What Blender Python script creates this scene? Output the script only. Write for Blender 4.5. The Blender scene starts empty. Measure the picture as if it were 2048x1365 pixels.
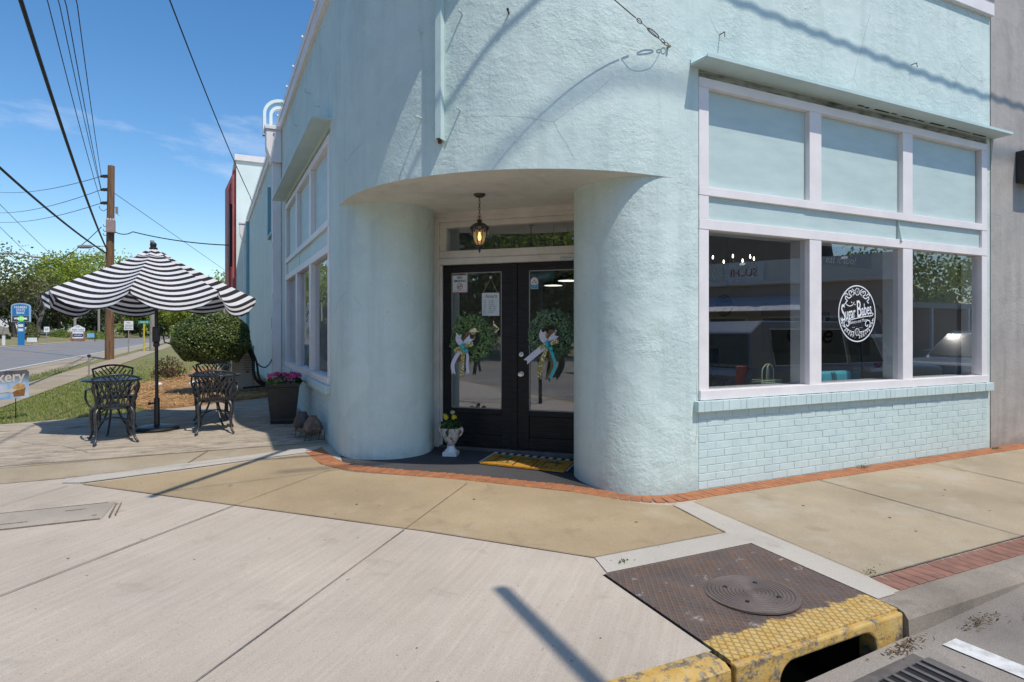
import bpy, bmesh, math, random
from mathutils import Vector, Matrix
random.seed(7)
SC = bpy.context.scene
COL = SC.collection
rad = math.radians
ROOT = {}

# ------------------------------------------------------------------ helpers
class MB:
    def __init__(s): s.v = []; s.f = []; s.m = []
    def add(s, vs, fs, mi=0):
        o = len(s.v); s.v += [tuple(p) for p in vs]
        for f in fs: s.f.append(tuple(i + o for i in f)); s.m.append(mi)
        return s
    def box(s, c, d, rz=0, mi=0, rx=0, ry=0):
        x, y, z = d[0] / 2, d[1] / 2, d[2] / 2
        M = Matrix.Rotation(rz, 3, 'Z') @ Matrix.Rotation(ry, 3, 'Y') @ Matrix.Rotation(rx, 3, 'X')
        vs = [Vector(c) + M @ Vector(p) for p in [(-x,-y,-z),(x,-y,-z),(x,y,-z),(-x,y,-z),(-x,-y,z),(x,-y,z),(x,y,z),(-x,y,z)]]
        return s.add(vs, [(0,3,2,1),(4,5,6,7),(0,1,5,4),(1,2,6,5),(2,3,7,6),(3,0,4,7)], mi)
    def bb(s, x0, x1, y0, y1, z0, z1, mi=0):
        return s.box(((x0+x1)/2,(y0+y1)/2,(z0+z1)/2),(abs(x1-x0),abs(y1-y0),abs(z1-z0)),0,mi)
    def prism(s, poly, z0, z1, mi=0):           # poly in XY, extruded in z
        n = len(poly)
        vs = [(p[0],p[1],z0) for p in poly] + [(p[0],p[1],z1) for p in poly]
        fs = [tuple(range(n-1,-1,-1)), tuple(range(n,2*n))] + [(i,(i+1)%n,n+(i+1)%n,n+i) for i in range(n)]
        return s.add(vs, fs, mi)
    def extr(s, poly, O, U, W, N, mi=0):        # poly (u,w) in plane O,U,W extruded by vector N
        O, U, W, N = map(Vector, (O,U,W,N)); n = len(poly)
        a = [O + U*p[0] + W*p[1] for p in poly]; b = [p + N for p in a]
        fs = [tuple(range(n-1,-1,-1)), tuple(range(n,2*n))] + [(i,(i+1)%n,n+(i+1)%n,n+i) for i in range(n)]
        return s.add(a+b, fs, mi)
    def tube(s, pts, r, n=8, mi=0, caps=True):
        pts = [Vector(p) for p in pts]; k = len(pts)
        rs = r if isinstance(r, (list,tuple)) else [r]*k
        vs = []; up = None
        for i, p in enumerate(pts):
            t = (pts[min(i+1,k-1)] - pts[max(i-1,0)])
            if t.length < 1e-9: t = Vector((0,0,1))
            t.normalize()
            if up is None: up = Vector((0,0,1)) if abs(t.z) < .9 else Vector((1,0,0))
            a = t.cross(up)
            if a.length < 1e-6: a = t.cross(Vector((0,1,0)))
            a.normalize(); b = a.cross(t).normalized(); up = b
            for j in range(n):
                q = 2*math.pi*j/n
                vs.append(p + a*(math.cos(q)*rs[i]) + b*(math.sin(q)*rs[i]))
        fs = [(i*n+j, i*n+(j+1)%n, (i+1)*n+(j+1)%n, (i+1)*n+j) for i in range(k-1) for j in range(n)]
        if caps: fs += [tuple(range(n-1,-1,-1)), tuple(range((k-1)*n, k*n))]
        return s.add(vs, fs, mi)
    def lathe(s, prof, c=(0,0,0), n=24, mi=0, sx=1, sy=1):
        vs = []; k = len(prof)
        for r, z in prof:
            for j in range(n):
                a = 2*math.pi*j/n; vs.append((c[0]+r*math.cos(a)*sx, c[1]+r*math.sin(a)*sy, c[2]+z))
        fs = [(i*n+j, i*n+(j+1)%n, (i+1)*n+(j+1)%n, (i+1)*n+j) for i in range(k-1) for j in range(n)]
        if prof[0][0] > 1e-5: fs.append(tuple(range(n-1,-1,-1)))
        if prof[-1][0] > 1e-5: fs.append(tuple(range((k-1)*n, k*n)))
        return s.add(vs, fs, mi)
    def ball(s, c, r, n=12, mi=0, sc=(1,1,1)):
        m = n//2
        prof = [(max(1e-6,r*math.sin(math.pi*i/m)), -r*math.cos(math.pi*i/m)*sc[2]) for i in range(m+1)]
        return s.lathe(prof, c, n, mi, sc[0], sc[1])
    def quad(s, a, b, c, d, mi=0): return s.add([a,b,c,d],[(0,1,2,3)],mi)
    def leaf(s, p, size, rnd, mi=0, asp=.55, nrm=None, jit=1.0):
        if nrm is None: n = Vector((rnd.gauss(0,1),rnd.gauss(0,1),rnd.gauss(0,1)))
        else: n = Vector(nrm) + Vector((rnd.gauss(0,.5),rnd.gauss(0,.5),rnd.gauss(0,.5)))*jit
        if n.length < 1e-6: n = Vector((0,0,1))
        n.normalize()
        t = Vector((rnd.gauss(0,1),rnd.gauss(0,1),rnd.gauss(0,1)))
        a = n.cross(t)
        if a.length < 1e-6: a = Vector((1,0,0))
        a.normalize(); b = n.cross(a)
        p = Vector(p); L = size*rnd.uniform(.7,1.3); w = L*asp/2
        return s.add([p-a*L/2, p-b*w+n*L*.06, p+a*L/2, p+b*w+n*L*.06],[(0,1,2,3)],mi)
    def mesh(s, vs, fs, O, U, W, N=None, mi=0):
        O,U,W = Vector(O),Vector(U),Vector(W); N = Vector(N) if N else U.cross(W)
        return s.add([O+U*p[0]+W*p[1]+N*p[2] for p in vs], fs, mi)
    def build(s, name, mat, parent=None, smooth=None, bevel=0, world=True, seg=2):
        me = bpy.data.meshes.new(name)
        off = Vector((0,0,0))
        if parent is not None and world: off = ROOT.get(parent.name, Vector((0,0,0)))
        me.from_pydata([tuple(Vector(p)-off) for p in s.v], [], s.f)
        for m in (mat if isinstance(mat,(list,tuple)) else [mat]): me.materials.append(m)
        me.polygons.foreach_set('material_index', s.m)
        if smooth is not None:
            me.polygons.foreach_set('use_smooth', [True]*len(me.polygons))
            me.set_sharp_from_angle(angle=rad(smooth))
        me.update()
        o = bpy.data.objects.new(name, me); COL.objects.link(o)
        if parent is not None:
            o.parent = parent; ROOT[o.name] = off
        if bevel:
            b = o.modifiers.new('bevel','BEVEL'); b.width = bevel; b.segments = seg; b.limit_method = 'ANGLE'; b.angle_limit = rad(40)
        return o

def thing(name, label, cat, loc=(0,0,0), rz=0, group=None):
    o = bpy.data.objects.new(name, None); COL.objects.link(o)
    o.location = loc; o.rotation_euler = (0,0,rz); o.empty_display_size = .2
    o['label'] = label; o['category'] = cat
    if group: o['group'] = group
    ROOT[o.name] = Vector(loc)
    return o
def tag(o, label, cat, group=None):
    o['label'] = label; o['category'] = cat
    if group: o['group'] = group
    return o
def struct(o): o['kind'] = 'structure'; return o
def dup(root, loc, rz, label, group=None, scale=None):
    r = root.copy(); COL.objects.link(r); r.location = loc; r.rotation_euler = (0,0,rz); r['label'] = label
    if group: r['group'] = group
    if scale: r.scale = scale
    for ch in list(root.children):
        c = ch.copy(); COL.objects.link(c); c.parent = r
        for g in ch.children:
            d = g.copy(); COL.objects.link(d); d.parent = c
    return r
def text(body, size=1, shear=0, align='CENTER', ext=.0, bold=0, space=1.0):
    cu = bpy.data.curves.new('t','FONT'); cu.body = body; cu.size = size; cu.shear = shear
    cu.align_x = align; cu.align_y = 'CENTER'; cu.extrude = ext; cu.offset = bold; cu.space_character = space; cu.resolution_u = 3
    ob = bpy.data.objects.new('t', cu); me = ob.to_mesh()
    vs = [tuple(v.co) for v in me.vertices]; fs = [tuple(p.vertices) for p in me.polygons]
    ob.to_mesh_clear(); bpy.data.objects.remove(ob); bpy.data.curves.remove(cu)
    return vs, fs
def spline(pts, n=6):
    P = [Vector(p) for p in pts]; out = []
    for i in range(len(P)-1):
        p0, p1, p2, p3 = P[max(i-1,0)], P[i], P[i+1], P[min(i+2,len(P)-1)]
        for j in range(n):
            t = j/n
            out.append(.5*((2*p1)+(p2-p0)*t+(2*p0-5*p1+4*p2-p3)*t*t+(3*p1-p0-3*p2+p3)*t**3))
    out.append(P[-1]); return out
def zg(y): return -.16 + .042*min(y,10.)
def sheet(name, poly, dz, mat, sub=None):
    bm = bmesh.new()
    f = bm.faces.new([bm.verts.new((p[0],p[1],0)) for p in poly])
    bmesh.ops.bisect_plane(bm, geom=bm.verts[:]+bm.edges[:]+bm.faces[:], plane_co=(0,10,0), plane_no=(0,1,0))
    bmesh.ops.triangulate(bm, faces=[f for f in bm.faces if len(f.verts) > 4])
    for v in bm.verts: v.co.z = zg(v.co.y) + dz
    bmesh.ops.recalc_face_normals(bm, faces=bm.faces[:])
    for f in bm.faces:
        if f.normal.z < 0: f.normal_flip()
    me = bpy.data.meshes.new(name); bm.to_mesh(me); bm.free(); me.materials.append(mat)
    o = bpy.data.objects.new(name, me); COL.objects.link(o); return struct(o)

# ------------------------------------------------------------------ materials
class NT:
    def __init__(s, name):
        s.m = bpy.data.materials.new(name); s.m.use_nodes = True
        s.t = s.m.node_tree; s.b = s.t.nodes['Principled BSDF']; s.out = s.t.nodes['Material Output']
        s.tc = None
    def n(s, typ, **kw):
        nd = s.t.nodes.new(typ)
        for k, v in kw.items():
            if k in nd.inputs: nd.inputs[k].default_value = v
            else: setattr(nd, k, v)
        return nd
    def l(s, a, b): s.t.links.new(a, b)
    def co(s, scale=(1,1,1), rot=(0,0,0)):
        if not s.tc: s.tc = s.n('ShaderNodeTexCoord')
        src = s.tc.outputs['Object']
        if any(rot):
            m0 = s.n('ShaderNodeMapping'); m0.inputs['Rotation'].default_value = rot; s.l(src, m0.inputs['Vector']); src = m0.outputs['Vector']
        mp = s.n('ShaderNodeMapping'); mp.inputs['Scale'].default_value = scale
        s.l(src, mp.inputs['Vector']); return mp.outputs['Vector']
    def noise(s, scale, detail=4, rough=.55, sc=(1,1,1), rot=(0,0,0), dist=0):
        nd = s.n('ShaderNodeTexNoise', Scale=scale, Detail=detail, Roughness=rough, Distortion=dist)
        s.l(s.co(sc, rot), nd.inputs['Vector']); return nd.outputs['Fac']
    def ramp(s, fac, stops):
        r = s.n('ShaderNodeValToRGB'); e = r.color_ramp.elements
        while len(e) < len(stops): e.new(.5)
        for i, (p, c) in enumerate(stops):
            e[i].position = p; e[i].color = c if len(c) == 4 else (*c, 1)
        s.l(fac, r.inputs['Fac']); return r.outputs['Color']
    def mix(s, fac, a, b, mode='MIX'):
        m = s.n('ShaderNodeMix', data_type='RGBA', blend_type=mode)
        for k, v in ((0, fac), (6, a), (7, b)):
            if isinstance(v, bpy.types.NodeSocket): s.l(v, m.inputs[k])
            elif isinstance(v, (int,float)): m.inputs[k].default_value = v
            else: m.inputs[k].default_value = (*v, 1) if len(v) == 3 else v
        return m.outputs[2]
    def col(s, c):
        if isinstance(c, bpy.types.NodeSocket): s.l(c, s.b.inputs['Base Color'])
        else: s.b.inputs['Base Color'].default_value = (*c, 1)
    def bump(s, h, strength=.3, dist=.01, prev=None):
        b = s.n('ShaderNodeBump', Strength=strength, Distance=dist); s.l(h, b.inputs['Height'])
        if prev: s.l(prev, b.inputs['Normal'])
        s.l(b.outputs['Normal'], s.b.inputs['Normal']); return b.outputs['Normal']

def pbr(name, c1, c2=None, rough=.6, scale=6, metal=0, bump=0, bscale=40, spec=.5, lo=.35, hi=.65, sc=(1,1,1), rot=(0,0,0), bdist=.004):
    N = NT(name); N.b.inputs['Roughness'].default_value = rough; N.b.inputs['Metallic'].default_value = metal
    N.b.inputs['Specular IOR Level'].default_value = spec
    if c2 is None: c2 = tuple(c*.85 for c in c1)
    N.col(N.ramp(N.noise(scale, 5, .6, sc, rot), [(lo, c1), (hi, c2)]))
    if bump: N.bump(N.noise(bscale, 4, .6, sc, rot), bump, bdist)
    return N.m
def G(c): return tuple(((x/255)/12.92 if x/255 <= .04045 else ((x/255+.055)/1.055)**2.4) for x in c)

def stucco(name, base, dark, stain=None, bmp=.55):
    N = NT(name); N.b.inputs['Roughness'].default_value = .62; N.b.inputs['Specular IOR Level'].default_value = .35
    c = N.ramp(N.noise(1.1, 6, .62), [(.34, dark), (.62, base)])
    c = N.mix(N.ramp(N.noise(5, 5, .7), [(.42,(0,0,0)), (.75,(.35,.35,.35))]), c, tuple(min(1,x*1.18) for x in base))
    if stain:
        c = N.mix(N.ramp(N.noise(.9, 4, .6, (1.6,1.6,.5)), [(.55,(0,0,0)), (.75,(.55,.55,.55))]), c, stain)
    vo = N.n('ShaderNodeTexVoronoi', feature='DISTANCE_TO_EDGE', Scale=.85)
    mx = N.mix(.35, N.co(), N.n('ShaderNodeTexNoise', Scale=2.2, Detail=5).outputs['Color'])
    N.l(mx, vo.inputs['Vector'])
    crack = N.ramp(vo.outputs['Distance'], [(0,(1,1,1)), (.004,(0,0,0))])
    cm = N.mix(1, crack, N.ramp(N.noise(.8,3), [(.52,(0,0,0)),(.58,(1,1,1))]), 'MULTIPLY')
    c = N.mix(N.mix(.55, (0,0,0), cm), c, tuple(x*.35 for x in base))
    sp = N.ramp(N.noise(33, 2, .5), [(.735,(0,0,0)), (.75,(1,1,1))])
    c = N.mix(N.mix(.5,(0,0,0),sp), c, tuple(x*.4 for x in base))
    N.col(c)
    rain = N.ramp(N.noise(1.0, 5, .6, (5,5,.30)), [(.50,(0,0,0)), (.72,(.5,.5,.5))])
    c = N.mix(rain, c, tuple(x*.80 for x in dark))
    patch = N.ramp(N.noise(1.5, 2, .4), [(.56,(0,0,0)), (.575,(.30,.30,.30))])
    c = N.mix(patch, c, tuple(min(1,x*1.12) for x in base))
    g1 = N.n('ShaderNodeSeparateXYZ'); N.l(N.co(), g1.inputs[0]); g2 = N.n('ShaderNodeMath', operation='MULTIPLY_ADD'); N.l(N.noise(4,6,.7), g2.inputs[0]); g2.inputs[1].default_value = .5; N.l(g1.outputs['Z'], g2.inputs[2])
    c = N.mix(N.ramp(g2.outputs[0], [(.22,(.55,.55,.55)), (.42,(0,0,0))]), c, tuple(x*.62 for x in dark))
    N.col(c)
    h = N.mix(.45, N.noise(7, 6, .60, (1,1,1.6), dist=.4), N.noise(30, 5, .65))
    msk = N.ramp(N.noise(1.3, 3, .6), [(.36,(.18,.18,.18)), (.64,(1,1,1))])
    h = N.mix(1, h, msk, 'MULTIPLY')
    n1 = N.bump(h, bmp, .045)
    N.bump(cm, -.4, .004, n1)
    return N.m

def concrete(name, base, dark, fine=.5, streak=None, rough=.85, spots=True, bump=.25, stain=None, st_lo=.5):
    N = NT(name); N.b.inputs['Roughness'].default_value = rough; N.b.inputs['Specular IOR Level'].default_value = .25
    c = N.ramp(N.noise(.7, 7, .62), [(.32, dark), (.66, base)])
    f = N.noise(170, 3, .7)
    c = N.mix(fine, c, N.ramp(f, [(.3,(.35,.34,.33)), (.5,(.5,.5,.5)), (.7,(.66,.66,.66))]), 'OVERLAY')
    if stain: c = N.mix(N.ramp(N.noise(1.7, 5, .65), [(st_lo,(0,0,0)), (st_lo+.2,(.6,.6,.6))]), c, stain)
    if streak is not None:
        s1 = N.noise(1.0, 4, .6, (1.2, 26, 1), (0,0,streak))
        c = N.mix(.45, c, N.ramp(s1, [(.3,(.42,.41,.40)), (.55,(.5,.5,.5)), (.72,(.60,.60,.60))]), 'OVERLAY')
    if spots:
        sp = N.ramp(N.noise(14, 2, .45), [(.755,(0,0,0)), (.775,(.8,.8,.8))])
        c = N.mix(sp, c, (.06,.055,.05))
    gr_ = N.ramp(N.noise(75, 2, .5), [(.66,(0,0,0)), (.72,(.45,.45,.45))]); c = N.mix(gr_, c, tuple(x*.45 for x in dark))
    bl_ = N.ramp(N.noise(3.2, 4, .55, dist=.6), [(.60,(0,0,0)), (.70,(.35,.35,.35))]); c = N.mix(bl_, c, tuple(x*.72 for x in dark))
    N.col(c)
    h = N.mix(.4, f, N.noise(26, 5, .6))
    if streak is not None: h = N.mix(.5, h, N.noise(1.0, 3, .6, (4, 130, 1), (0,0,streak)))
    N.bump(h, bump, .012)
    return N.m

def leafmat(name, a, b, rough=.5, scale=9, trans=.25):
    N = NT(name); N.b.inputs['Roughness'].default_value = rough; N.b.inputs['Specular IOR Level'].default_value = .3
    c = N.ramp(N.noise(scale, 3, .6), [(.35, a), (.68, b)]); N.col(c)
    tr = N.n('ShaderNodeBsdfTranslucent'); N.l(c, tr.inputs['Color'])
    mx = N.n('ShaderNodeMixShader'); mx.inputs[0].default_value = trans
    N.l(N.b.outputs[0], mx.inputs[1]); N.l(tr.outputs[0], mx.inputs[2]); N.l(mx.outputs[0], N.out.inputs[0])
    return N.m
def glassmat(name, tint=(.93,.96,.95), ior=1.5, rough=0.0):
    N = NT(name)
    tr = N.n('ShaderNodeBsdfTransparent'); tr.inputs[0].default_value = (*tint,1)
    gl = N.n('ShaderNodeBsdfGlossy'); gl.inputs['Roughness'].default_value = rough; gl.inputs['Color'].default_value = (.95,.97,1,1)
    fr = N.n('ShaderNodeFresnel'); fr.inputs['IOR'].default_value = ior
    ge = N.n('ShaderNodeNewGeometry'); sb_ = N.n('ShaderNodeMath', operation='SUBTRACT'); sb_.inputs[0].default_value = 1; N.l(ge.outputs['Backfacing'], sb_.inputs[1])
    mu = N.n('ShaderNodeMath', operation='MULTIPLY'); N.l(fr.outputs[0], mu.inputs[0]); N.l(sb_.outputs[0], mu.inputs[1])
    mx = N.n('ShaderNodeMixShader'); N.l(mu.outputs[0], mx.inputs[0]); N.l(tr.outputs[0], mx.inputs[1]); N.l(gl.outputs[0], mx.inputs[2])
    N.l(mx.outputs[0], N.out.inputs[0]); return N.m
def emit(name, c, s):
    N = NT(name); N.b.inputs['Emission Color'].default_value = (*c,1); N.b.inputs['Emission Strength'].default_value = s; N.col(c); return N.m

MINT = (.605,.705,.668); MINTD = (.52,.64,.612)
M = {}
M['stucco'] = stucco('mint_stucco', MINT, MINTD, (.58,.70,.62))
M['soffit'] = stucco('soffit_plaster', (.66,.66,.60), (.57,.57,.52), None, .25)
M['mint_board'] = pbr('mint_painted_board', (.53,.64,.615), (.465,.575,.56), .45, 2.2, bump=.15, bscale=9, sc=(1,1,3.5), bdist=.01)
M['mint_metal'] = pbr('mint_painted_metal', (.55,.68,.66), (.48,.61,.59), .5, 3)
M['mint_brick'] = pbr('mint_painted_brick', (.59,.71,.69), (.52,.645,.635), .5, 5, bump=.5, bscale=45, bdist=.006)
M['mortar'] = pbr('painted_mortar', (.55,.665,.65), (.44,.55,.54), .7, 8, bump=.5, bscale=60)
M['teal'] = pbr('teal_paint', (.17,.38,.44), (.14,.32,.38), .5, 3)
M['pink'] = pbr('pink_white_trim_paint', (.84,.79,.772), (.76,.71,.70), .45, 3, bump=.12, bscale=12, sc=(1,1,1))
M['white_mint'] = pbr('pale_mint_render', (.74,.83,.79), (.66,.76,.73), .7, 1.2, bump=.3, bscale=6)
M['cream'] = pbr('aged_cream_paint', (.66,.615,.56), (.55,.51,.46), .5, 4, bump=.2, bscale=20)
M['greywall'] = stucco('grey_tan_stucco', (.43,.395,.36), (.34,.315,.285), (.20,.19,.18), .35)
M['red'] = pbr('red_painted_brick', (.56,.11,.095), (.42,.08,.07), .6, 2)
M['glass'] = glassmat('window_glass', (.92,.94,.94), 3.0)
M['rust_soffit'] = pbr('crumbling_lintel', (.40,.42,.38), (.10,.09,.07), .8, 7, bump=.8, bscale=20, lo=.42, hi=.68, sc=(.6,1,2.5), bdist=.02)
M['black_door'] = pbr('black_painted_wood', (.010,.009,.010), (.022,.019,.019), .4, 3, spec=.3, bump=.9, bscale=7, sc=(1.6,1.6,13), bdist=.006)
M['black_metal'] = pbr('black_metal', (.016,.016,.017), (.028,.027,.026), .38, 8, spec=.6)
M['cast'] = pbr('cast_aluminium_dark', (.018,.018,.019), (.045,.042,.042), .34, 25, bump=.3, bscale=60, spec=.6)
M['bronze'] = pbr('dark_bronze', (.022,.017,.013), (.05,.04,.03), .45, 30)
M['chrome'] = pbr('brushed_nickel', (.75,.73,.70), None, .25, 5, 1)
M['conc'] = concrete('light_concrete', (.52,.445,.36), (.42,.355,.285), .55, rad(-45), stain=(.50,.40,.36), st_lo=.58)
M['tan'] = concrete('tan_concrete', (.43,.325,.195), (.31,.235,.14), .75, None, stain=(.45,.38,.28), st_lo=.55)
M['tan2'] = concrete('worn_tan_concrete', (.43,.345,.235), (.30,.245,.165), .65, None, stain=(.45,.40,.33), st_lo=.52)
M['strip'] = concrete('pale_concrete_strip', (.52,.47,.40), (.41,.37,.315), .6, None)
N = NT('exposed_aggregate_patio'); N.b.inputs['Roughness'].default_value = .9; N.b.inputs['Specular IOR Level'].default_value = .2
c = N.ramp(N.noise(5, 9, .78, (.55,2.0,1)), [(.36,(.17,.14,.11)), (.50,(.40,.33,.25)), (.64,(.56,.475,.37))])
c = N.mix(N.ramp(N.noise(1.1, 5, .6), [(.42,(0,0,0)), (.68,(.55,.55,.55))]), c, (.47,.40,.31))
c = N.mix(N.ramp(N.noise(40, 4, .7), [(.58,(0,0,0)), (.68,(.6,.6,.6))]), c, (.14,.115,.09))
N.col(c); N.bump(N.noise(18, 6, .7), .8, .02); M['patio'] = N.m
M['joint'] = pbr('pavement_joint_dirt', (.13,.105,.08), (.26,.21,.155), .9, 30)
M['curb'] = concrete('curb_concrete', (.40,.34,.27), (.17,.145,.12), .8, None, bump=.6, stain=(.10,.09,.08), st_lo=.56)
M['asphalt'] = concrete('worn_street', (.35,.31,.265), (.21,.185,.16), .9, None, bump=.8, stain=(.09,.08,.075), st_lo=.6)
M['road'] = concrete('grey_road', (.255,.245,.24), (.20,.195,.19), .3, None, spots=False, bump=.2)
M['white_paint'] = pbr('road_white_paint', (.68,.67,.64), (.42,.40,.37), .7, 12, bump=.3, lo=.45, hi=.7)
M['yellow_paint'] = pbr('road_yellow_paint', (.50,.30,.10), (.36,.24,.12), .8, 3)
M['brick'] = pbr('orange_paver_brick', (.44,.175,.07), (.30,.115,.05), .8, 9, bump=.5, bscale=70)
M['brick2'] = pbr('red_paver_brick', (.29,.14,.095), (.20,.10,.07), .85, 9, bump=.5, bscale=70)
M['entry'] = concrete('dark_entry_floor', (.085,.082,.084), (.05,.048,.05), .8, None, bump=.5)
M['grass_ground'] = pbr('lawn_ground', (.15,.165,.045), (.27,.23,.09), .95, 1.6, bump=.8, bscale=50, bdist=.03)
M['bank'] = pbr('dry_grass_bank', (.18,.17,.06), (.28,.235,.105), .95, .35, bump=.5, bscale=3)
M['straw_ground'] = pbr('pine_straw_ground', (.50,.28,.115), (.32,.17,.07), .95, 9, bump=1, bscale=60, bdist=.03)
M['trunk'] = pbr('bark', (.10,.075,.055), (.055,.042,.032), .95, 6, bump=.8, bscale=20, sc=(1,1,.3))
M['wood_pole'] = pbr('creosote_pole_wood', (.24,.125,.06), (.10,.055,.03), .85, 3, bump=.7, bscale=9, sc=(7,7,.5), lo=.38, hi=.66)
M['grey_pole'] = pbr('weathered_grey_pole', (.33,.30,.26), (.24,.22,.19), .9, 3)
M['cable'] = pbr('black_cable', (.012,.012,.013), None, .6)
M['white'] = pbr('white_paint', (.74,.74,.73), (.66,.66,.66), .45, 4)
M['paper'] = pbr('white_sign_board', (.62,.66,.68), (.58,.62,.64), .5, 4)
M['ink'] = pbr('black_ink', (.012,.012,.012), None, .6)
M['decal'] = pbr('white_vinyl', (.86,.86,.88), (.80,.80,.82), .5, 4)
# ------------------------------------------------------------------ camera, sun, sky
cam_d = bpy.data.cameras.new('camera'); cam = bpy.data.objects.new('camera', cam_d); COL.objects.link(cam)
cam.location = (0,0,1.5); cam.rotation_euler = (rad(90),0,rad(-26.0))
cam_d.sensor_width = 36; cam_d.lens = 36*1239/2048; cam_d.shift_y = -.00903; cam_d.clip_end = 3000; cam_d.clip_start = .05
SC.camera = cam
SUN = Vector((.30,-1,1.80)).normalized()
sl = bpy.data.lights.new('sun','SUN'); sl.energy = 3.2; sl.angle = rad(.5); sl.color = (1,.94,.85)
so = bpy.data.objects.new('sun', sl); COL.objects.link(so); so.rotation_euler = SUN.to_track_quat('Z','Y').to_euler(); so.location = (5,-20,30)
W = bpy.data.worlds.new('World'); SC.world = W; W.use_nodes = True
wt = W.node_tree; bg = wt.nodes['Background']
sky = wt.nodes.new('ShaderNodeTexSky'); sky.sky_type = 'NISHITA'; sky.sun_disc = False
sky.sun_elevation = math.asin(SUN.z); sky.sun_rotation = math.atan2(SUN.x, SUN.y)
sky.air_density = 1.0; sky.dust_density = .4; sky.ozone_density = 1.6
tc = wt.nodes.new('ShaderNodeTexCoord')
mp = wt.nodes.new('ShaderNodeMapping'); mp.inputs['Scale'].default_value = (1.0,1.0,3.2); mp.inputs['Location'].default_value = (.55,.112,.50)
no = wt.nodes.new('ShaderNodeTexNoise'); no.inputs['Scale'].default_value = 2.3; no.inputs['Detail'].default_value = 9; no.inputs['Roughness'].default_value = .62; no.inputs['Distortion'].default_value = .25
rp = wt.nodes.new('ShaderNodeValToRGB'); rp.color_ramp.elements[0].position = .60; rp.color_ramp.elements[1].position = .80
rp.color_ramp.elements[1].color = (.40,.40,.40,1)
mx = wt.nodes.new('ShaderNodeMix'); mx.data_type = 'RGBA'; mx.inputs[7].default_value = (7.5,7.4,7.6,1)
wt.links.new(tc.outputs['Generated'], mp.inputs['Vector']); wt.links.new(mp.outputs[0], no.inputs['Vector'])
wt.links.new(no.outputs['Fac'], rp.inputs['Fac']); wt.links.new(rp.outputs['Color'], mx.inputs[0])
hs = wt.nodes.new('ShaderNodeHueSaturation'); hs.inputs['Saturation'].default_value = 1.30; wt.links.new(sky.outputs[0], hs.inputs['Color']); wt.links.new(hs.outputs[0], mx.inputs[6]); wt.links.new(mx.outputs[2], bg.inputs['Color'])
bg.inputs['Strength'].default_value = .143
SC.view_settings.view_transform = 'Standard'; SC.view_settings.look = 'None'; SC.view_settings.exposure = .22; SC.view_settings.gamma = 1

# ------------------------------------------------------------------ ground
def zstreet(x, y):
    if y > 12: return .225
    a = -.20 + .06*max(-1.3, min(1.2, x-3.5))
    if y <= 2.2: return a - .01*max(0, min(4, 2-y))
    return a + (.225-a)*(y-2.2)/9.8
mb = MB()      # terrain: one sheet to the horizon, a grass bank rising beyond the side road
xs = [-900,-300,-120,-70,-50,-40,-32,-26,-22,-19,-17,-15.4,-4.6,1.2,20,60,150,400,900]
ys = [-900,-300,-100,-40,-12,0,2,6,10,14,20,30,45,60,75,90,110,140,180,240,320,500,1500]
def zter(x, y):
    z = zg(y) - .09 if y > 2 else -.75
    if x < -16: z += min(5, .085*(-16-x)) * (.35 + .65*max(0, min(1, (y-55)/25)))
    if y > 180 and x > -20: z += min(6, .02*(y-180))
    if 1.2 < x and y < 13: z = -.75
    return z
vs = [(x,y,zter(x,y)) for y in ys for x in xs]; nx = len(xs)
mb.add(vs, [(j*nx+i, j*nx+i+1, (j+1)*nx+i+1, (j+1)*nx+i) for j in range(len(ys)-1) for i in range(nx-1)])
struct(mb.build('terrain', M['bank'], smooth=60))
mb = MB()      # street in front of the shop, with its cross fall to the drain
xs = [-300,-80,-30,-14.5,-6,-2,1,2.2,2.6,3.0,3.5,4,4.7,8,20,60,300]; ys = [-13.5,-9,-6,-4,-2,0,1,2.14]
vs = [(x,y,zstreet(x,y)) for y in ys for x in xs]; nx = len(xs)
mb.add(vs, [(j*nx+i, j*nx+i+1, (j+1)*nx+i+1, (j+1)*nx+i) for j in range(len(ys)-1) for i in range(nx-1)])
struct(mb.build('street', M['asphalt'], smooth=60))
def strip_y(name, x0, x1, ys, dz, mat):
    mb = MB(); vs = []
    for y in ys: vs += [(x0,y,zstreet(-6,y)+dz),(x1,y,zstreet(-6,y)+dz)]
    mb.add(vs, [(2*i,2*i+1,2*i+3,2*i+2) for i in range(len(ys)-1)]); return struct(mb.build(name, mat))
RY = [2.18,5,12,30,60,100,150,200,260]
strip_y('side_road', -15, -5.9, RY, .004, M['road'])
strip_y('side_road', -15, -5.9, [-200,-60,-13.6], .0, M['road'])
strip_y('road_shoulder', -5.9, -4.55, RY, .002, M['tan2'])
strip_y('road_marking', -6.15, -6.02, RY[2:], .009, M['white_paint'])
strip_y('road_marking', -14.4, -14.27, RY[2:], .009, M['white_paint'])
for x in (-10.25,-10.0): strip_y('road_marking', x, x+.11, RY[2:], .009, M['yellow_paint'])
strip_y('road_shoulder', -16.4, -15, RY, .03, M['tan2'])
sheet('lawn', [(-4.5,7.6),(1.3,7.6),(1.3,60),(-4.5,60)], -.006, M['grass_ground'])
sheet('side_walkway', [(-3.95,7.6),(-3.05,7.6),(-3.05,20),(-2.95,60),(-2.95,200),(-3.95,200)], .012, M['tan2'])
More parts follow.
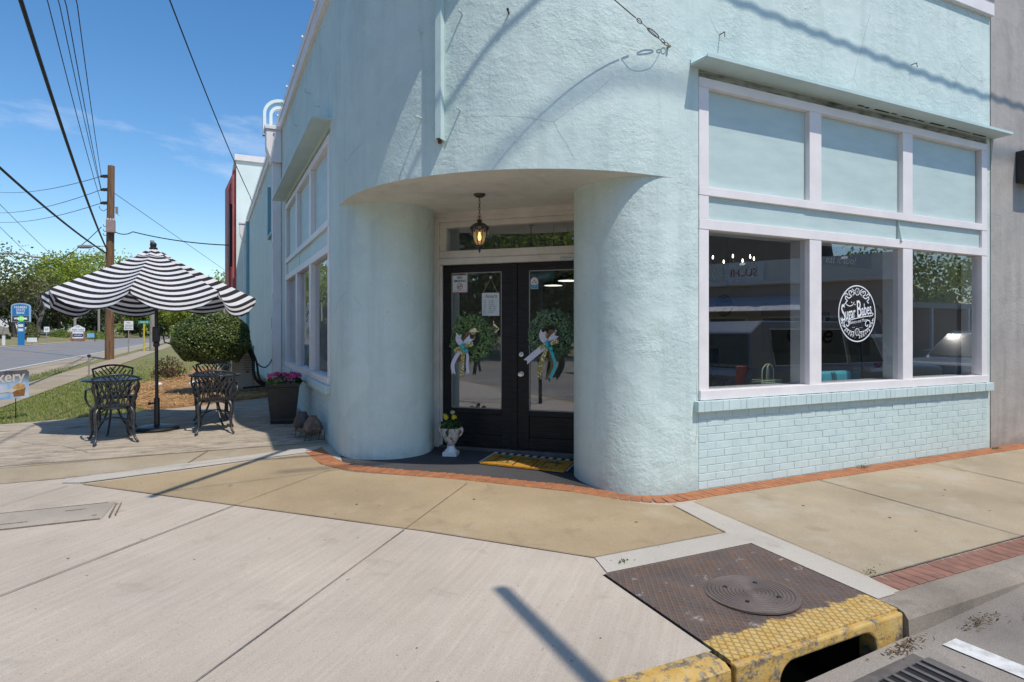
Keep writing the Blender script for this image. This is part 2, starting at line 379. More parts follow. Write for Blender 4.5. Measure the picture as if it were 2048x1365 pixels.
# sidewalk and ramp: light slab below, tan panels, pale strips and joints laid on it
sheet('pavement', [(-9,2.3),(2.21,2.3),(2.21,3.24),(3.49,3.24),(3.49,2.33),(3.74,2.33),(40,2.33),(40,4.6),(4.2,4.7),(2.5,7.72),(-9,7.72)], 0, M['conc'])
sheet('tan_paving', [(-1.03,6.71),(1.0,7.19),(1.03,6.66),(1.25,6.25),(2.09,5.64),(2.98,4.79),(3.36,4.28),(3.55,4.15),(3.48,3.48),(2.31,3.48),(1.45,4.37),(.185,5.56)], .004, M['tan'])
sheet('tan_sidewalk', [(3.77,4.14),(3.74,2.52),(40,2.52),(40,4.22),(3.9,4.22)], .004, M['tan2'])
sheet('tan_strip', [(-9,7.0),(-1.2,7.0),(.9,7.46),(1.28,7.60),(1.28,7.74),(-9,7.74)], .004, M['tan2'])
sheet('pale_strip', [(-1.2,6.82),(-1.03,6.76),(1.01,7.25),(1.27,7.57),(.9,7.45),(-1.2,6.98)], .007, M['strip'])
sheet('pale_strip', [(3.55,4.15),(3.77,4.14),(3.74,2.52),(3.66,2.31),(3.50,2.31),(3.495,3.245),(2.25,3.245),(2.31,3.475),(3.48,3.475)], .007, M['strip'])
sheet('patio', [(-9,7.70),(1.28,7.70),(1.28,12.5),(1.02,12.5),(-.15,11.62),(-.84,11.23),(-1.62,10.74),(-2.51,10.42),(-3.5,10.2),(-9,10.2)], .004, M['patio'])
def line(pts, w=.009, dz=.010, mat=None, name='pavement_joint'):
    mb = MB()
    for a, b in zip(pts[:-1], pts[1:]):
        a = Vector(a); b = Vector(b); n = 7; d = (b-a); q = Vector((-d.y,d.x)).normalized()*w/2; vs = []
        for i in range(n+1):
            p = a + d*i/n; j = random.uniform(-.15,.15)*w*1.5; k = random.uniform(.6,1.4)
            for s in (-1,1): r = p + q*(s*k) + q*j*2; vs.append((r.x,r.y,zg(r.y)+dz))
        mb.add(vs, [(2*i,2*i+1,2*i+3,2*i+2) for i in range(n)])
    return struct(mb.build(name, mat or M['joint']))
line([(1.291,4.47),(2.182,5.43)],.006); line([(1.291,4.47),(-.048,3.04),(-.7,2.33)],.007); line([(.185,5.56),(1.08,6.38)],.005)
line([(.185,5.56),(-1.05,4.35),(-3.1,2.33)],.008); line([(-1.5,6.23),(-1.14,6.70)],.005); line([(5.46,4.2),(5.535,2.52)],.012); line([(7.28,4.2),(7.32,2.52)],.012)
line([(9.3,4.2),(9.3,2.52)],.012); line([(-.02,7.70),(-.2,7.20)],.012); line([(-9,7.71),(-1.8,7.62),(-.44,7.71),(1.2,7.70)],.010)
line([(-1.03,6.71),(.185,5.56),(1.45,4.37),(2.31,3.478),(3.48,3.478),(3.55,4.15)],.006,.012)
line([(-1.1,6.74),(1.0,7.22)],.005,.012); line([(3.775,4.14),(3.745,2.52)],.007,.012); line([(3.745,2.52),(12,2.52)],.012,.012)
line([(-2.6,8.9),(-2.0,9.0),(-1.75,8.7),(-1.5,8.55),(-1.2,8.1)],.006); line([(.1,8.0),(.7,8.05),(1.2,8.2)],.006)
line([(-1.4,7.0),(.7,7.18)],.004,.012)
# soft dark discs: bolts set in the pavement
for x,y in ((3.0,3.93),(2.05,4.95),(1.1,5.2),(4.6,3.7),(6.3,3.5),(5.0,3.2)):
    mb = MB(); mb.lathe([(.012,0),(.012,.004),(0,.004)], (x,y,zg(y)+.005), 10); struct(mb.build('pavement_stud', M['joint']))
# brick bands
def brickrow(name, path, w, L, mat, dz, gap=.006):
    P = [Vector(p) for p in path]; mb = MB(); acc = 0
    seglen = [(b-a).length for a,b in zip(P[:-1],P[1:])]; tot = sum(seglen); n = int(tot/(L+gap))
    for i in range(n):
        d = (i+.5)*tot/n; k = 0
        while d > seglen[k] and k < len(seglen)-1: d -= seglen[k]; k += 1
        t = (P[k+1]-P[k]).normalized(); c = P[k] + t*d
        mb.box((c.x,c.y,zg(c.y)+dz-.03+random.uniform(-.0015,.0015)), (L,w,.06), math.atan2(t.y,t.x)+random.uniform(-.012,.012))
    return struct(mb.build(name, mat, bevel=.004, seg=1))
pb = spline([(1.07,7.38),(1.10,6.98),(1.17,6.62),(1.42,6.30),(1.75,6.03),(2.13,5.73),(2.57,5.33),(3.0,4.92),(3.32,4.52),(3.58,4.33),(3.95,4.305)], 5)
brickrow('brick_edging', pb, .205, .085, M['brick'], .008)
brickrow('brick_edging', [(3.95,4.31),(14,4.31)], .205, .062, M['brick'], .008)
sheet('edging_mortar', [(p.x-.11*(1 if p.y>5 else .3),p.y-.08,0)[:2] for p in pb] + [(14,4.21),(14,4.42),(4.0,4.42)] + [(p.x+.10,p.y+.10) for p in reversed(pb)][2:], .002, M['joint'])
brickrow('brick_edging', [(3.74,2.425),(14,2.425)], .185, .088, M['brick2'], .006)
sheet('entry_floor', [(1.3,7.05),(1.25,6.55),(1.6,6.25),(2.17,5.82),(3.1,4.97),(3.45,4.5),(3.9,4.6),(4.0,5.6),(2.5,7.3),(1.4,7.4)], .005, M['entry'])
# kerb, right of the drain
mb = MB(); prof = [(2.33,-.4),(2.33,.002),(2.20,.0),(2.16,-.012),(2.135,-.045),(2.115,-.4)]
mb.extr([(p[0],zg(2.33)+p[1]) for p in prof], (3.50,0,0),(0,1,0),(0,0,1),(36,0,0))
struct(mb.build('kerb', M['curb'], smooth=30))
N = NT('worn_yellow_kerb_paint'); N.b.inputs['Roughness'].default_value = .75
yw = N.mix(N.ramp(N.noise(12,9,.78),[(.43,(0,0,0)),(.50,(1,1,1))]), N.ramp(N.noise(20,4),[(.35,(.10,.085,.06)),(.65,(.27,.235,.17))]), N.ramp(N.noise(11,4),[(.3,(.50,.27,.035)),(.7,(.56,.39,.14))]))
N.col(yw); N.bump(N.noise(9,7,.7), .7, .02); M['yellow'] = N.m
N = NT('diamond_plate_rusty'); N.b.inputs['Roughness'].default_value = .62
w1 = N.n('ShaderNodeTexWave', Scale=8.2, wave_profile='SIN'); N.l(N.co((1,1,1),(0,0,rad(30))), w1.inputs['Vector'])
w2 = N.n('ShaderNodeTexWave', Scale=8.2, wave_profile='SIN'); N.l(N.co((1,1,1),(0,0,rad(-48))), w2.inputs['Vector'])
rid = N.mix(1, N.ramp(w1.outputs['Fac'],[(.80,(0,0,0)),(.93,(1,1,1))]), N.ramp(w2.outputs['Fac'],[(.80,(0,0,0)),(.93,(1,1,1))]), 'LIGHTEN')
base = N.ramp(N.noise(5,6,.7),[(.35,(.075,.055,.048)),(.62,(.12,.088,.075))])
base = N.mix(N.mix(.62,(0,0,0),rid), base, N.ramp(N.noise(6,4),[(.35,(.13,.10,.085)),(.6,(.24,.115,.05))]))
sc_ = N.ramp(N.noise(9,6,.75),[(.61,(0,0,0)),(.65,(1,1,1))]); base = N.mix(N.mix(.6,(0,0,0),sc_), base, (.42,.37,.33))
sep = N.n('ShaderNodeSeparateXYZ'); N.l(N.co(), sep.inputs[0])
ad = N.n('ShaderNodeMath', operation='MULTIPLY_ADD'); N.l(N.noise(8,5,.7), ad.inputs[0]); ad.inputs[1].default_value = .22; N.l(sep.outputs['Y'], ad.inputs[2])
edge = N.ramp(ad.outputs[0], [(.275,(1,1,1)),(.295,(0,0,0))])
wear = N.mix(1, edge, N.ramp(N.noise(13,6,.75),[(.30,(0,0,0)),(.44,(1,1,1))]), 'MULTIPLY')
ypt = N.mix(N.mix(.55,(0,0,0),rid), N.ramp(N.noise(10,5),[(.3,(.52,.31,.06)),(.7,(.60,.44,.17))]), (.24,.12,.04))
N.col(N.mix(wear, base, ypt)); N.bump(rid, .8, .006); M['plate'] = N.m
mb = MB(); mb.extr([(p[0],zg(2.3)+p[1]) for p in [(2.3,-.4),(2.3,.003),(2.19,.0),(2.155,-.02),(2.14,-.4)]], (-9,0,0),(0,1,0),(0,0,1),(11.19,0,0))
struct(mb.build('yellow_kerb', M['yellow'], smooth=30))

# storm drain
dr = thing('storm_drain', 'kerb inlet drain with rusty diamond plate top, round lid and yellow painted mouth', 'storm drain', (2.85,2.2,zg(2.2)))
zt = zg(2.2)
mb = MB(); vs = [(x,y,zg(y)+dz) for dz in (.006,-.03) for (x,y) in ((2.225,2.19),(3.49,2.19),(3.49,3.235),(2.225,3.235))]
mb.add(vs, [(0,1,2,3),(7,6,5,4),(0,4,5,1),(1,5,6,2),(2,6,7,3),(3,7,4,0)]); mb.build('top_plate', M['plate'], dr)
mb = MB(); R = .262; prof = [(R+.008,0),(R+.008,.010),(R,.012)]
r = R-.012
while r > .03: prof += [(r,.012),(r-.004,.016),(r-.010,.016),(r-.014,.012)]; r -= .0225
prof += [(0,.013)]
mb.lathe(prof, (2.865,2.66,zg(2.66)+.004), 64)
lid = mb.build('manhole_lid', pbr('worn_cast_iron', (.095,.072,.060), (.14,.105,.09), .62, 7, bump=.3, bscale=50), dr, smooth=25)
for a in (35,125,215,305): mb = MB(); mb.lathe([(.013,0),(.013,.006),(0,.006)], (2.865+.15*math.cos(rad(a)),2.66+.15*math.sin(rad(a)),zg(2.66)+.0155), 10); mb.build('lid_hole', M['ink'], lid)
arch = []
for i in range(9): a = math.pi/2*i/8; arch.append((2.62-.10*math.cos(a)+.0, zt-.165+.10*math.sin(a)))
for i in range(9): a = math.pi/2*i/8; arch.append((3.16+.10*math.sin(a), zt-.155+.10*math.cos(a)))
poly = [(2.225,zt-.004),(2.225,zt-.5),(2.52,zt-.5)] + arch + [(3.26,zt-.5),(3.488,zt-.5),(3.488,zt-.004)]
mb = MB(); mb.extr(poly, (0,2.155,0),(1,0,0),(0,0,1),(0,.11,0))
mb.build('inlet_mouth', M['yellow'], dr, bevel=.012)
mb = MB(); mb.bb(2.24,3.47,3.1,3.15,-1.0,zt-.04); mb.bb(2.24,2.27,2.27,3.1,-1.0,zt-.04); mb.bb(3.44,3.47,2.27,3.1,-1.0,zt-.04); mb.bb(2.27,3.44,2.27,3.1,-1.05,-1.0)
mb.build('drain_pit', pbr('dark_pit_shade',(.05,.045,.04),(.02,.018,.016),.9,8,bump=1,bscale=12), dr)  # pit walls coloured near black for the shade inside the drain
gr = thing('gutter_grate', 'dark slotted iron grate in the gutter before the yellow inlet', 'drain grate', (2.9,1.75,-.25))
mb = MB(); x0,x1,y0,y1 = 2.42,3.34,1.46,1.985
def gz(x): return zstreet(x,1.8)+.012
for a,b in (((x0,y0),(x1,y0)),((x0,y1),(x1,y1))): mb.add([(a[0],a[1]-.03,gz(a[0])),(b[0],b[1]-.03,gz(b[0])),(b[0],b[1]+.03,gz(b[0])),(a[0],a[1]+.03,gz(a[0])),(a[0],a[1]-.03,gz(a[0])-.05),(b[0],b[1]-.03,gz(b[0])-.05),(b[0],b[1]+.03,gz(b[0])-.05),(a[0],a[1]+.03,gz(a[0])-.05)],[(0,1,2,3),(0,4,5,1),(1,5,6,2),(2,6,7,3),(3,7,4,0)])
k = 0; x = x0
while x < x1+.01:
    w = .012 if 0 < k and x < x1-.02 else .03
    mb.bb(x-w,x+w,y0+.03,y1-.03,gz(x)-.05,gz(x)); x += .066; k += 1
mb.build('grate_bars', pbr('grate_iron',(.15,.13,.12),(.09,.08,.07),.55,12,bump=.4,bscale=60), gr)
mb = MB(); vs = [(x,y,gz(x)-.006) for (x,y) in ((x0,y0),(x1,y0),(x1,y1),(x0,y1))]; mb.add(vs,[(0,1,2,3)]); mb.build('slot_shade', M['ink'], gr)  # black sheet stands in for the shade below the slots
mb = MB(); vs = [(3.56,1.99,0),(3.68,1.99,0),(3.74,.5,0),(3.62,.5,0)]; mb.add([(x,y,zstreet(x,y)+.006) for x,y,_ in vs],[(3,2,1,0)])
struct(mb.build('road_marking', M['white_paint']))
# leaf litter in the gutter
mb = MB(); rr = random.Random(3)
for cx,cy,s,n in ((3.98,2.02,.06,70),(3.40,2.08,.05,60),(3.30,2.05,.05,30),(4.6,1.95,.2,20)):
    for i in range(n):
        x=cx+rr.gauss(0,s*1.6); y=min(2.10,cy+rr.gauss(0,s*.4)); mb.leaf((x,y,zstreet(x,y)+rr.uniform(.006,.02)), .028, rr, asp=.3, nrm=(0,0,1))
o = mb.build('leaf_litter', pbr('dry_leaf',(.20,.13,.06),(.09,.055,.03),.9,40)); tag(o,'dry brown leaf litter caught in the gutter beside the kerb','leaves'); o['kind']='stuff'
# small weeds along the wall base
for i,(x,y,s,n,l) in enumerate(((6.35,4.36,.05,70,'small green weed growing at the brick wall foot below the middle window'),(8.86,4.33,.04,60,'small green weed at the foot of the grey wall corner'),(2.44,3.33,.035,30,'tiny weed in the joint at the plate corner'),(3.80,2.56,.03,26,'tiny weed where the brick strip meets the pale concrete'),(1.35,6.52,.025,26,'tiny weed at the foot of the left rounded pier'))):
    mb = MB(); rr = random.Random(i)
    for k in range(n): mb.leaf((x+rr.gauss(0,s),y+rr.gauss(0,s*.4),zg(y)+.010+abs(rr.gauss(0,.014))), .014, rr)
    if i == 0: M['weed'] = leafmat('weed_leaf',(.05,.10,.02),(.10,.16,.03))
    tag(mb.build('weed', M['weed']), l, 'weed', 'weeds in the pavement joints')
# utility vault lid set in the ramp
vl = thing('utility_vault_lid', 'rectangular concrete utility lid set flush into the light ramp', 'access cover', (-1.1,5.8,zg(5.8)))
mb = MB(); mb.prism([(-1.66,5.60),(-.74,5.60),(-.70,6.02),(-1.66,6.02)], -.01, .006)
mb.v = [(x,y,z+zg(y)) for x,y,z in mb.v]; mb.build('lid', concrete('grey_vault_concrete',(.44,.38,.31),(.30,.26,.21),.7,None), vl)
mb = MB()
for c,d in (((-.69,5.80),(.012,.40)),((-.655,5.82),(.010,.36)),((-1.3,5.72),(.16,.008)),((-.95,5.9),(.14,.008)),((-1.2,5.60),(.9,.010)),((-1.2,6.02),(.9,.006)),((-.80,5.7),(.03,.016))): mb.box((c[0],c[1],zg(c[1])+.008),(d[0],d[1],.004), rad(0))
mb.build('lid_slot', M['joint'], vl)
# ------------------------------------------------------------------ the corner building
B = thing('corner_building', 'mint green stucco corner shop with rounded piers and pink white window frames', 'shop building', (1.29,4.42,.03))
def offs(path, t):
    out = []; n = len(path)
    for i in range(n):
        a = Vector(path[max(i-1,0)][:2]); b = Vector(path[min(i+1,n-1)][:2]); d = (b-a).normalized()
        out.append((path[i][0]+d.y*t, path[i][1]-d.x*t))
    return out
def band(mb, path, t0, t1, z0, z1, caps=True, ends=True, mi=0):
    A = offs(path,t0); I = offs(path,t1); n = len(path)
    vs = [(x,y,z) for z in (z0,z1) for (x,y) in A] + [(x,y,z) for z in (z0,z1) for (x,y) in I]
    fs = []
    for i in range(n-1):
        fs += [(i,i+1,n+i+1,n+i),(2*n+i+1,2*n+i,3*n+i,3*n+i+1)]
        if caps: fs += [(n+i,n+i+1,3*n+i+1,3*n+i),(i+1,i,2*n+i,2*n+i+1)]
    if ends: fs += [(0,n,3*n,2*n),(n-1,3*n-1,4*n-1,2*n-1)]
    mb.add(vs, fs, mi)
R_ = 2.3; CX, CY = 3.59, 6.72
arc = [(CX-R_*math.cos(rad(a)), CY-R_*math.sin(rad(a))) for a in range(0,91,3)]
full = [(1.29,26.0),(1.29,13.4),(1.29,9)] + arc + [(5,4.42),(8.92,4.42)]
pil_l = [(p.x,p.y) for p in spline([(1.29,7.61,0),(1.29,7.3,0),(1.29,7.08,0),(1.315,6.90,0),(1.41,6.74,0),(1.59,6.63,0),(1.82,6.575,0),(2.08,6.63,0),(2.27,6.78,0),(2.37,6.96,0),(2.415,7.10,0),(2.44,7.2,0)],4)]
pil_r = [(p.x,p.y) for p in spline([(3.86,5.60,0),(3.66,5.57,0),(3.44,5.48,0),(3.28,5.31,0),(3.215,5.08,0),(3.235,4.85,0),(3.32,4.63,0),(3.46,4.49,0),(3.64,4.43,0),(3.85,4.42,0),(4.085,4.42,0)],4)]
T = .28
w = MB()
band(w, full, 0, -T, 3.95, 5.49)
band(w, [(1.29,7.61)]+arc+[(4.085,4.42)], 0, -T, 2.90, 3.95)
band(w, [(1.29,26.0),(1.29,12.30)], 0, -T, .0, 3.95)
band(w, pil_l, 0, -.12, -.1, 2.90); band(w, pil_r, 0, -.12, -.1, 2.90)
band(w, [(8.845,4.42),(8.92,4.42)], 0, -T, -.1, 3.95)
# wall behind the window boards and below the sills, back side walls
w.bb(4.0,8.92,4.52,4.62,-.1,.80); w.bb(1.41,1.50,7.5,12.4,-.1,.80)
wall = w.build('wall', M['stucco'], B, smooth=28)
# soffit over the recessed entrance
s = MB(); s.prism([(1.30,7.4)] + [(CX-(R_-.004)*math.cos(rad(a)), CY-(R_-.004)*math.sin(rad(a))) for a in range(0,91,3)] + [(4.2,4.45),(4.4,5.6),(2.6,7.7),(1.5,7.7)], 2.897, 3.0)
s.build('soffit', M['soffit'], B)
# coping with cap
c = MB(); band(c, full, .055, -T, 5.49, 5.67); band(c, full, .075, -T-.02, 5.672, 5.70)
c.build('coping', M['pink'], B, smooth=28, bevel=.006)
# roof slab and interior shell
I_ = MB()
I_.add([(1.5,7.7,.15),(2.55,7.25,.15),(3.95,5.8,.15),(4.3,4.7,.15),(8.75,4.7,.15),(8.75,13.3,.15),(1.5,13.3,.15)],[(0,1,2,3,4,5,6)])
I_.build('interior_floor', pbr('interior_floor',(.10,.085,.07),(.075,.06,.05),.4,2), B)
I_ = MB(); I_.bb(8.75,8.85,4.72,13.3,.1,3.4); I_.bb(1.6,8.75,11.2,11.3,.1,3.4); I_.bb(1.5,1.56,12.4,13.3,.1,3.4)
M['inner'] = pbr('interior_wall_paint',(.48,.48,.46),(.42,.42,.40),.8,2)
I_.build('interior_wall', M['inner'], B)
I_ = MB(); I_.prism([(1.5,7.72),(2.6,7.72),(4.4,5.6),(4.3,4.7),(8.85,4.7),(8.85,13.3),(1.5,13.3)], 3.4, 3.5); I_.build('ceiling', M['inner'], B)
I_ = MB(); I_.bb(1.5,8.9,4.65,26,5.2,5.3); I_.bb(1.45,9,13.32,13.42,.1,5.2); I_.build('roof', M['greywall'], B)

def win(axis, a0, name):
    def bx(mb, p0, p1, d0, d1, z0, z1):
        if axis == 'x': mb.bb(a0+p0, a0+p1, 4.42+d0, 4.42+d1, z0, z1)
        else: mb.bb(1.29+d0, 1.29+d1, a0+p0, a0+p1, z0, z1)
    Wd = 4.76; st = .12; pw = 1.373; mu = .18
    xs = [(st+i*(pw+mu), st+i*(pw+mu)+pw) for i in range(3)]
    f = MB()
    for z0,z1,d in ((.862,.952,-.030),(2.457,2.553,-.014),(2.775,2.857,-.014),(3.786,3.872,-.014)): bx(f,0,Wd,d,.11,z0,z1)
    for z0,z1 in ((.9525,2.4565),(2.5535,2.7745),(2.8575,3.7855)):
        bx(f,0,st,-.010,.11,z0,z1); bx(f,Wd-st,Wd,-.010,.11,z0,z1)
    for i in (0,1):
        for z0,z1 in ((.9525,2.4565),(2.8575,3.7855)): bx(f,xs[i][1],xs[i+1][0],-.010,.11,z0,z1)
    fr = f.build(name, M['pink'], B, bevel=.004)
    f = MB()
    for i in (0,1): bx(f,xs[i][1]+.008,xs[i+1][0]-.008,.112,.235,.953,2.456)
    bx(f,0,st-.008,.112,.235,.953,2.456); bx(f,Wd-st+.008,Wd,.112,.235,.953,2.456)
    bx(f,0,Wd,.112,.27,2.46,3.87); bx(f,0,Wd,.112,.33,.80,.945)
    f.build('inner_casing', M['white'], fr)
    for a,b in xs:
        p = MB(); bx(p,a,b,.050,.056,.9525,2.4565); p.build('pane', M['glass'], fr)
        p = MB(); bx(p,a,b,.048,.075,2.8575,3.7855); p.build('board_panel', M['mint_board'], fr)
    p = MB()
    cuts = [st, st+1.33, st+2.86, Wd-st]
    for i in range(3): bx(p,cuts[i]+.0012,cuts[i+1]-.0012,.020+.006*(i==1),.05,2.5535-.02*(i==2)*0,2.7745)
    p.build('fascia_board', M['mint_board'], fr)
    if axis == 'x':   # the lifted corner of the right fascia board
        p = MB(); x = a0+cuts[2]; p.add([(x+.004,4.428,2.774),(x+.004,4.385,2.53),(x+.14,4.437,2.535),(x+.02,4.42,2.53),(x+.004,4.436,2.774),(x+.0,4.436,2.53)],[(0,1,3),(1,2,3),(0,3,2),(0,4,5,1)])
        p.build('lifted_corner', M['mint_board'], fr)
    l = MB(); bx(l,-.02,Wd+.02,.02,.2,3.873,3.955); l.build('lintel', M['rust_soffit'], fr)
    return fr, xs
wr, XR = win('x', 4.085, 'storefront_window')
wl, XL = win('y', 7.61, 'storefront_window')
# brick aprons and sills
def apron(axis, a0, a1, zf, z1):
    mb = MB(); rr = random.Random(5); h = .0725; z = z1 - .0745; row = 0
    def bx(p0,p1,d0,d1,z0,z1):
        if axis == 'x': mb.bb(p0,p1,4.42+d0,4.42+d1,z0,z1)
        else: mb.bb(1.29+d0,1.29+d1,p0,p1,z0,z1)
    while z > -.12:
        a = a0 - (.105 if row%2 else 0)
        while a < a1:
            p0 = max(a,a0); p1 = min(a+.205,a1)
            if p1-p0 > .02 and z > zf(p0)-.1:
                j = rr.uniform(0,.003); bx(p0+.0022,p1-.0022,-.004-j,.08,z+.003,z+h-.0035)
            a += .212
        z -= h; row += 1
    return mb
ap = apron('x', 4.085, 8.845, lambda a:.0, .757).build('brick_apron', M['mint_brick'], B, bevel=.003, seg=2)
mb = MB(); mb.bb(4.085,8.845,4.4178,4.52,-.15,.756); mb.build('mortar_bed', M['mortar'], ap)
ap = apron('y', 7.61, 12.30, lambda a:zg(a)-.05, .757).build('brick_apron', M['mint_brick'], B, bevel=.0035, seg=1)
mb = MB(); mb.bb(1.2895,1.41,7.61,12.30,-.15,.756); mb.build('mortar_bed', M['mortar'], ap)
def sill(axis, a0, a1):
    mb = MB(); rr = random.Random(9); a = a0
    while a < a1:
        b = min(a+.0755,a1); j = rr.uniform(-.004,.004)
        if axis == 'x': mb.bb(a+.0004,b-.0004,4.42-.062+j*.7,4.53,.758,.858+rr.uniform(-.003,.001))
        else: mb.bb(1.29-.062+j,1.40,a+.0012,b-.0012,.758,.858)
        a = b
    return mb.build('window_sill', M['mint_brick'], B, bevel=.004)
sill('x',4.03,8.90); sill('y',7.58,12.33)
# sheet metal hoods over the windows
def hood(axis, a0, a1, z):
    mb = MB(); P = .22
    def q(a,d,zz): return (a,4.42-d,zz) if axis == 'x' else (1.29-d,a,zz)
    for t0,t1 in ((0,.012),):
        vs = []
        for a in (a0,a1): vs += [q(a,-.02,z),q(a,P,z),q(a,P,z+.012),q(a,-.02,z+.020)]
        mb.add(vs,[(0,1,2,3),(7,6,5,4),(0,4,5,1),(1,5,6,2),(2,6,7,3),(3,7,4,0)])
        vs = []
        for a in (a0,a1): vs += [q(a,P,z+.002),q(a,P+.006,z+.0),q(a,P+.006,z+.030),q(a,P,z+.030)]
        mb.add(vs,[(0,1,2,3),(7,6,5,4),(0,4,5,1),(1,5,6,2),(2,6,7,3),(3,7,4,0)])
        vs = []
        for a in (a0,a1): vs += [q(a,-.01,z+.02),q(a,.012,z+.02),q(a,.012,z+.055),q(a,-.01,z+.055)]
        mb.add(vs,[(0,1,2,3),(7,6,5,4),(0,4,5,1),(1,5,6,2),(2,6,7,3),(3,7,4,0)])
    return mb.build('window_hood', M['mint_metal'], B)
hood('x',3.985,8.985,3.955); hood('y',7.50,12.62,4.0)
mb = MB(); rr = random.Random(4); x = 6.3       # torn black gaps under the hood
while x < 8.5:
    L = rr.uniform(.04,.3); mb.bb(x,x+L,4.37+rr.uniform(0,.02),4.385+rr.uniform(0,.02),3.951,3.954); x += L+rr.uniform(.02,.12)
mb.build('torn_flashing', M['ink'], B)

# entrance: frame, doors, transom
P0 = Vector((3.13,6.34,0)); U = Vector((.70711,-.70711,0)); NN = Vector((-.70711,-.70711,0))
def DP(s,z,n=0): return P0 + U*s + NN*n + Vector((0,0,z))
def dbx(mb, s0, s1, n0, n1, z0, z1, mi=0):
    c = DP((s0+s1)/2,(z0+z1)/2,(n0+n1)/2); return mb.box(c,(s1-s0,abs(n1-n0),z1-z0),rad(-45),mi)
e = MB()
for a,b in ((-1.05,-.933),(.933,1.05)): dbx(e,a,b,-.10,.05,.10,2.895)
dbx(e,-.9325,.9325,-.10,.055,2.288,2.36); dbx(e,-.9325,.9325,-.10,.040,2.3605,2.452)
dbx(e,-.9325,.9325,-.10,.055,2.79,2.895); dbx(e,-.9325,.9325,-.10,.035,2.728,2.7895)
dbx(e,-.9325,-.855,-.10,.03,2.4525,2.7275); dbx(e,.855,.9325,-.10,.03,2.4525,2.7275)
dbx(e,-1.07,1.07,.0505,.075,2.845,2.90); dbx(e,-.935,-.905,-.04,.02,.16,2.288); dbx(e,.905,.935,-.04,.02,.16,2.288)
ef = e.build('entrance_frame', M['cream'], B, bevel=.006)
p = MB(); dbx(p,-.855,.855,-.03,-.024,2.4525,2.7275); p.build('transom_pane', M['glass'], ef)
p = MB(); dbx(p,-1.0,1.0,-.12,.045,.095,.155); p.build('threshold', pbr('worn_threshold',(.14,.125,.11),(.08,.07,.065),.6,12), ef, bevel=.008)
for sgn in (-1,1):
    d = MB(); a0,a1 = (-.93,-.004) if sgn<0 else (.004,.93)
    g0,g1 = (-.795,-.165) if sgn<0 else (.165,.795)
    lo,hi,t,b = .605,2.195,2.285,.16
    dbx(d,a0,g0,-.05,-.005,b,t); dbx(d,g1,a1,-.05,-.005,b,t)
    dbx(d,g0+.0005,g1-.0005,-.05,-.006,hi,t); dbx(d,g0+.0005,g1-.0005,-.05,-.006,b,.30)
    dbx(d,g0+.0005,g1-.0005,-.05,-.006,.545,lo); dbx(d,g0+.0005,g1-.0005,-.045,-.020,.3005,.5445)
    if sgn < 0: dbx(d,-.035,.028,-.004,.012,b,t)
    do = d.build('door', M['black_door'], B, bevel=.005)
    p = MB(); dbx(p,g0,g1,-.028,-.022,lo,hi); p.build('pane', M['glass'], do)
    p = MB()
    for q in ((g0,g0+.010,lo,hi),(g1-.010,g1,lo,hi),(g0,g1,lo,lo+.010),(g0,g1,hi-.010,hi)): dbx(p,q[0],q[1],-.021,-.008,q[2],q[3])
    p.build('glazing_bead', pbr('grey_bead',(.30,.29,.28),None,.5), do)
    if sgn > 0:
        for z,r1,dpt in ((1.244,.027,.016),(1.02,.030,.05)):
            vsn = MB(); prof = [(r1,0),(r1,.010),(r1*.55,.014),(r1*.5,dpt*.5),(r1*.95,dpt*.7),(r1*.9,dpt),(0,dpt+.004)] if dpt>.03 else [(r1,0),(r1,.012),(r1*.6,.014),(r1*.55,.018),(0,.018)]
            vsn.lathe(prof,(0,0,0),20)
            Mx = Matrix.Translation(DP(.078,z,-.004)) @ Matrix.Rotation(rad(-45),4,'Z') @ Matrix.Rotation(rad(90),4,'X')
            vsn.v = [tuple(Mx @ Vector(q)) for q in vsn.v]
            vsn.build('door_knob' if dpt>.03 else 'deadbolt', M['chrome'], do, smooth=40)
        p = MB(); dbx(p,.55,.80,.056,.075,2.296,2.312); p.build('door_closer', M['chrome'], do)
    else:
        for z in (1.75,.62):
            p = MB(); dbx(p,-.95,-.937,.05,.058,z-.06,z+.06); p.build('hinge', M['cream'], do)
# vertical channel of the blade sign bracket, arm and guy wire
sb = thing('sign_bracket', 'mint steel channel and projecting arm for a blade sign on the rounded corner', 'sign bracket', (1.964,5.094,3.18))
DG = Vector((-.70711,-.70711,0)); DS = Vector((.70711,-.70711,0)); C0 = Vector((1.964-.02,5.094+.10,0))
C0 = Vector((1.855,5.215,0)); nrm = (C0-Vector((CX,CY,0))).normalized(); C0 = Vector((CX,CY,0)) + nrm*R_; DG = nrm; DS = Vector((-nrm.y, nrm.x, 0))
mb = MB()
def sbx(mb, s0,s1,n0,n1,z0,z1):
    c = C0 + DS*((s0+s1)/2) + DG*((n0+n1)/2); mb.box((c.x,c.y,(z0+z1)/2),(s1-s0,n1-n0,z1-z0), math.atan2(DS.y,DS.x))
sbx(mb,-.028,.028,-.02,.010,3.2,4.9); sbx(mb,-.028,-.020,.0,.075,3.19,4.9); sbx(mb,.020,.028,.0,.075,3.19,4.9); sbx(mb,-.0195,.0195,.066,.075,3.20,4.9)
mb.build('channel', M['mint_metal'], sb)
mb = MB(); a = C0 + Vector((0,0,4.82)); b = Vector((.326,3.46,4.80)); mb.tube([a,b],.036,8); mb.build('arm', M['mint_metal'], sb)
mb = MB(); mb.ball((C0+DG*.04+Vector((0,0,3.175))).to_tuple(), .022, 8); mb.build('rusty_bolt', pbr('rust',(.20,.085,.03),(.09,.04,.02),.9,20), sb)
AN = Vector((3.72,4.40,4.075)); TP = Vector((.45,3.58,4.80)); dd = (TP-AN)
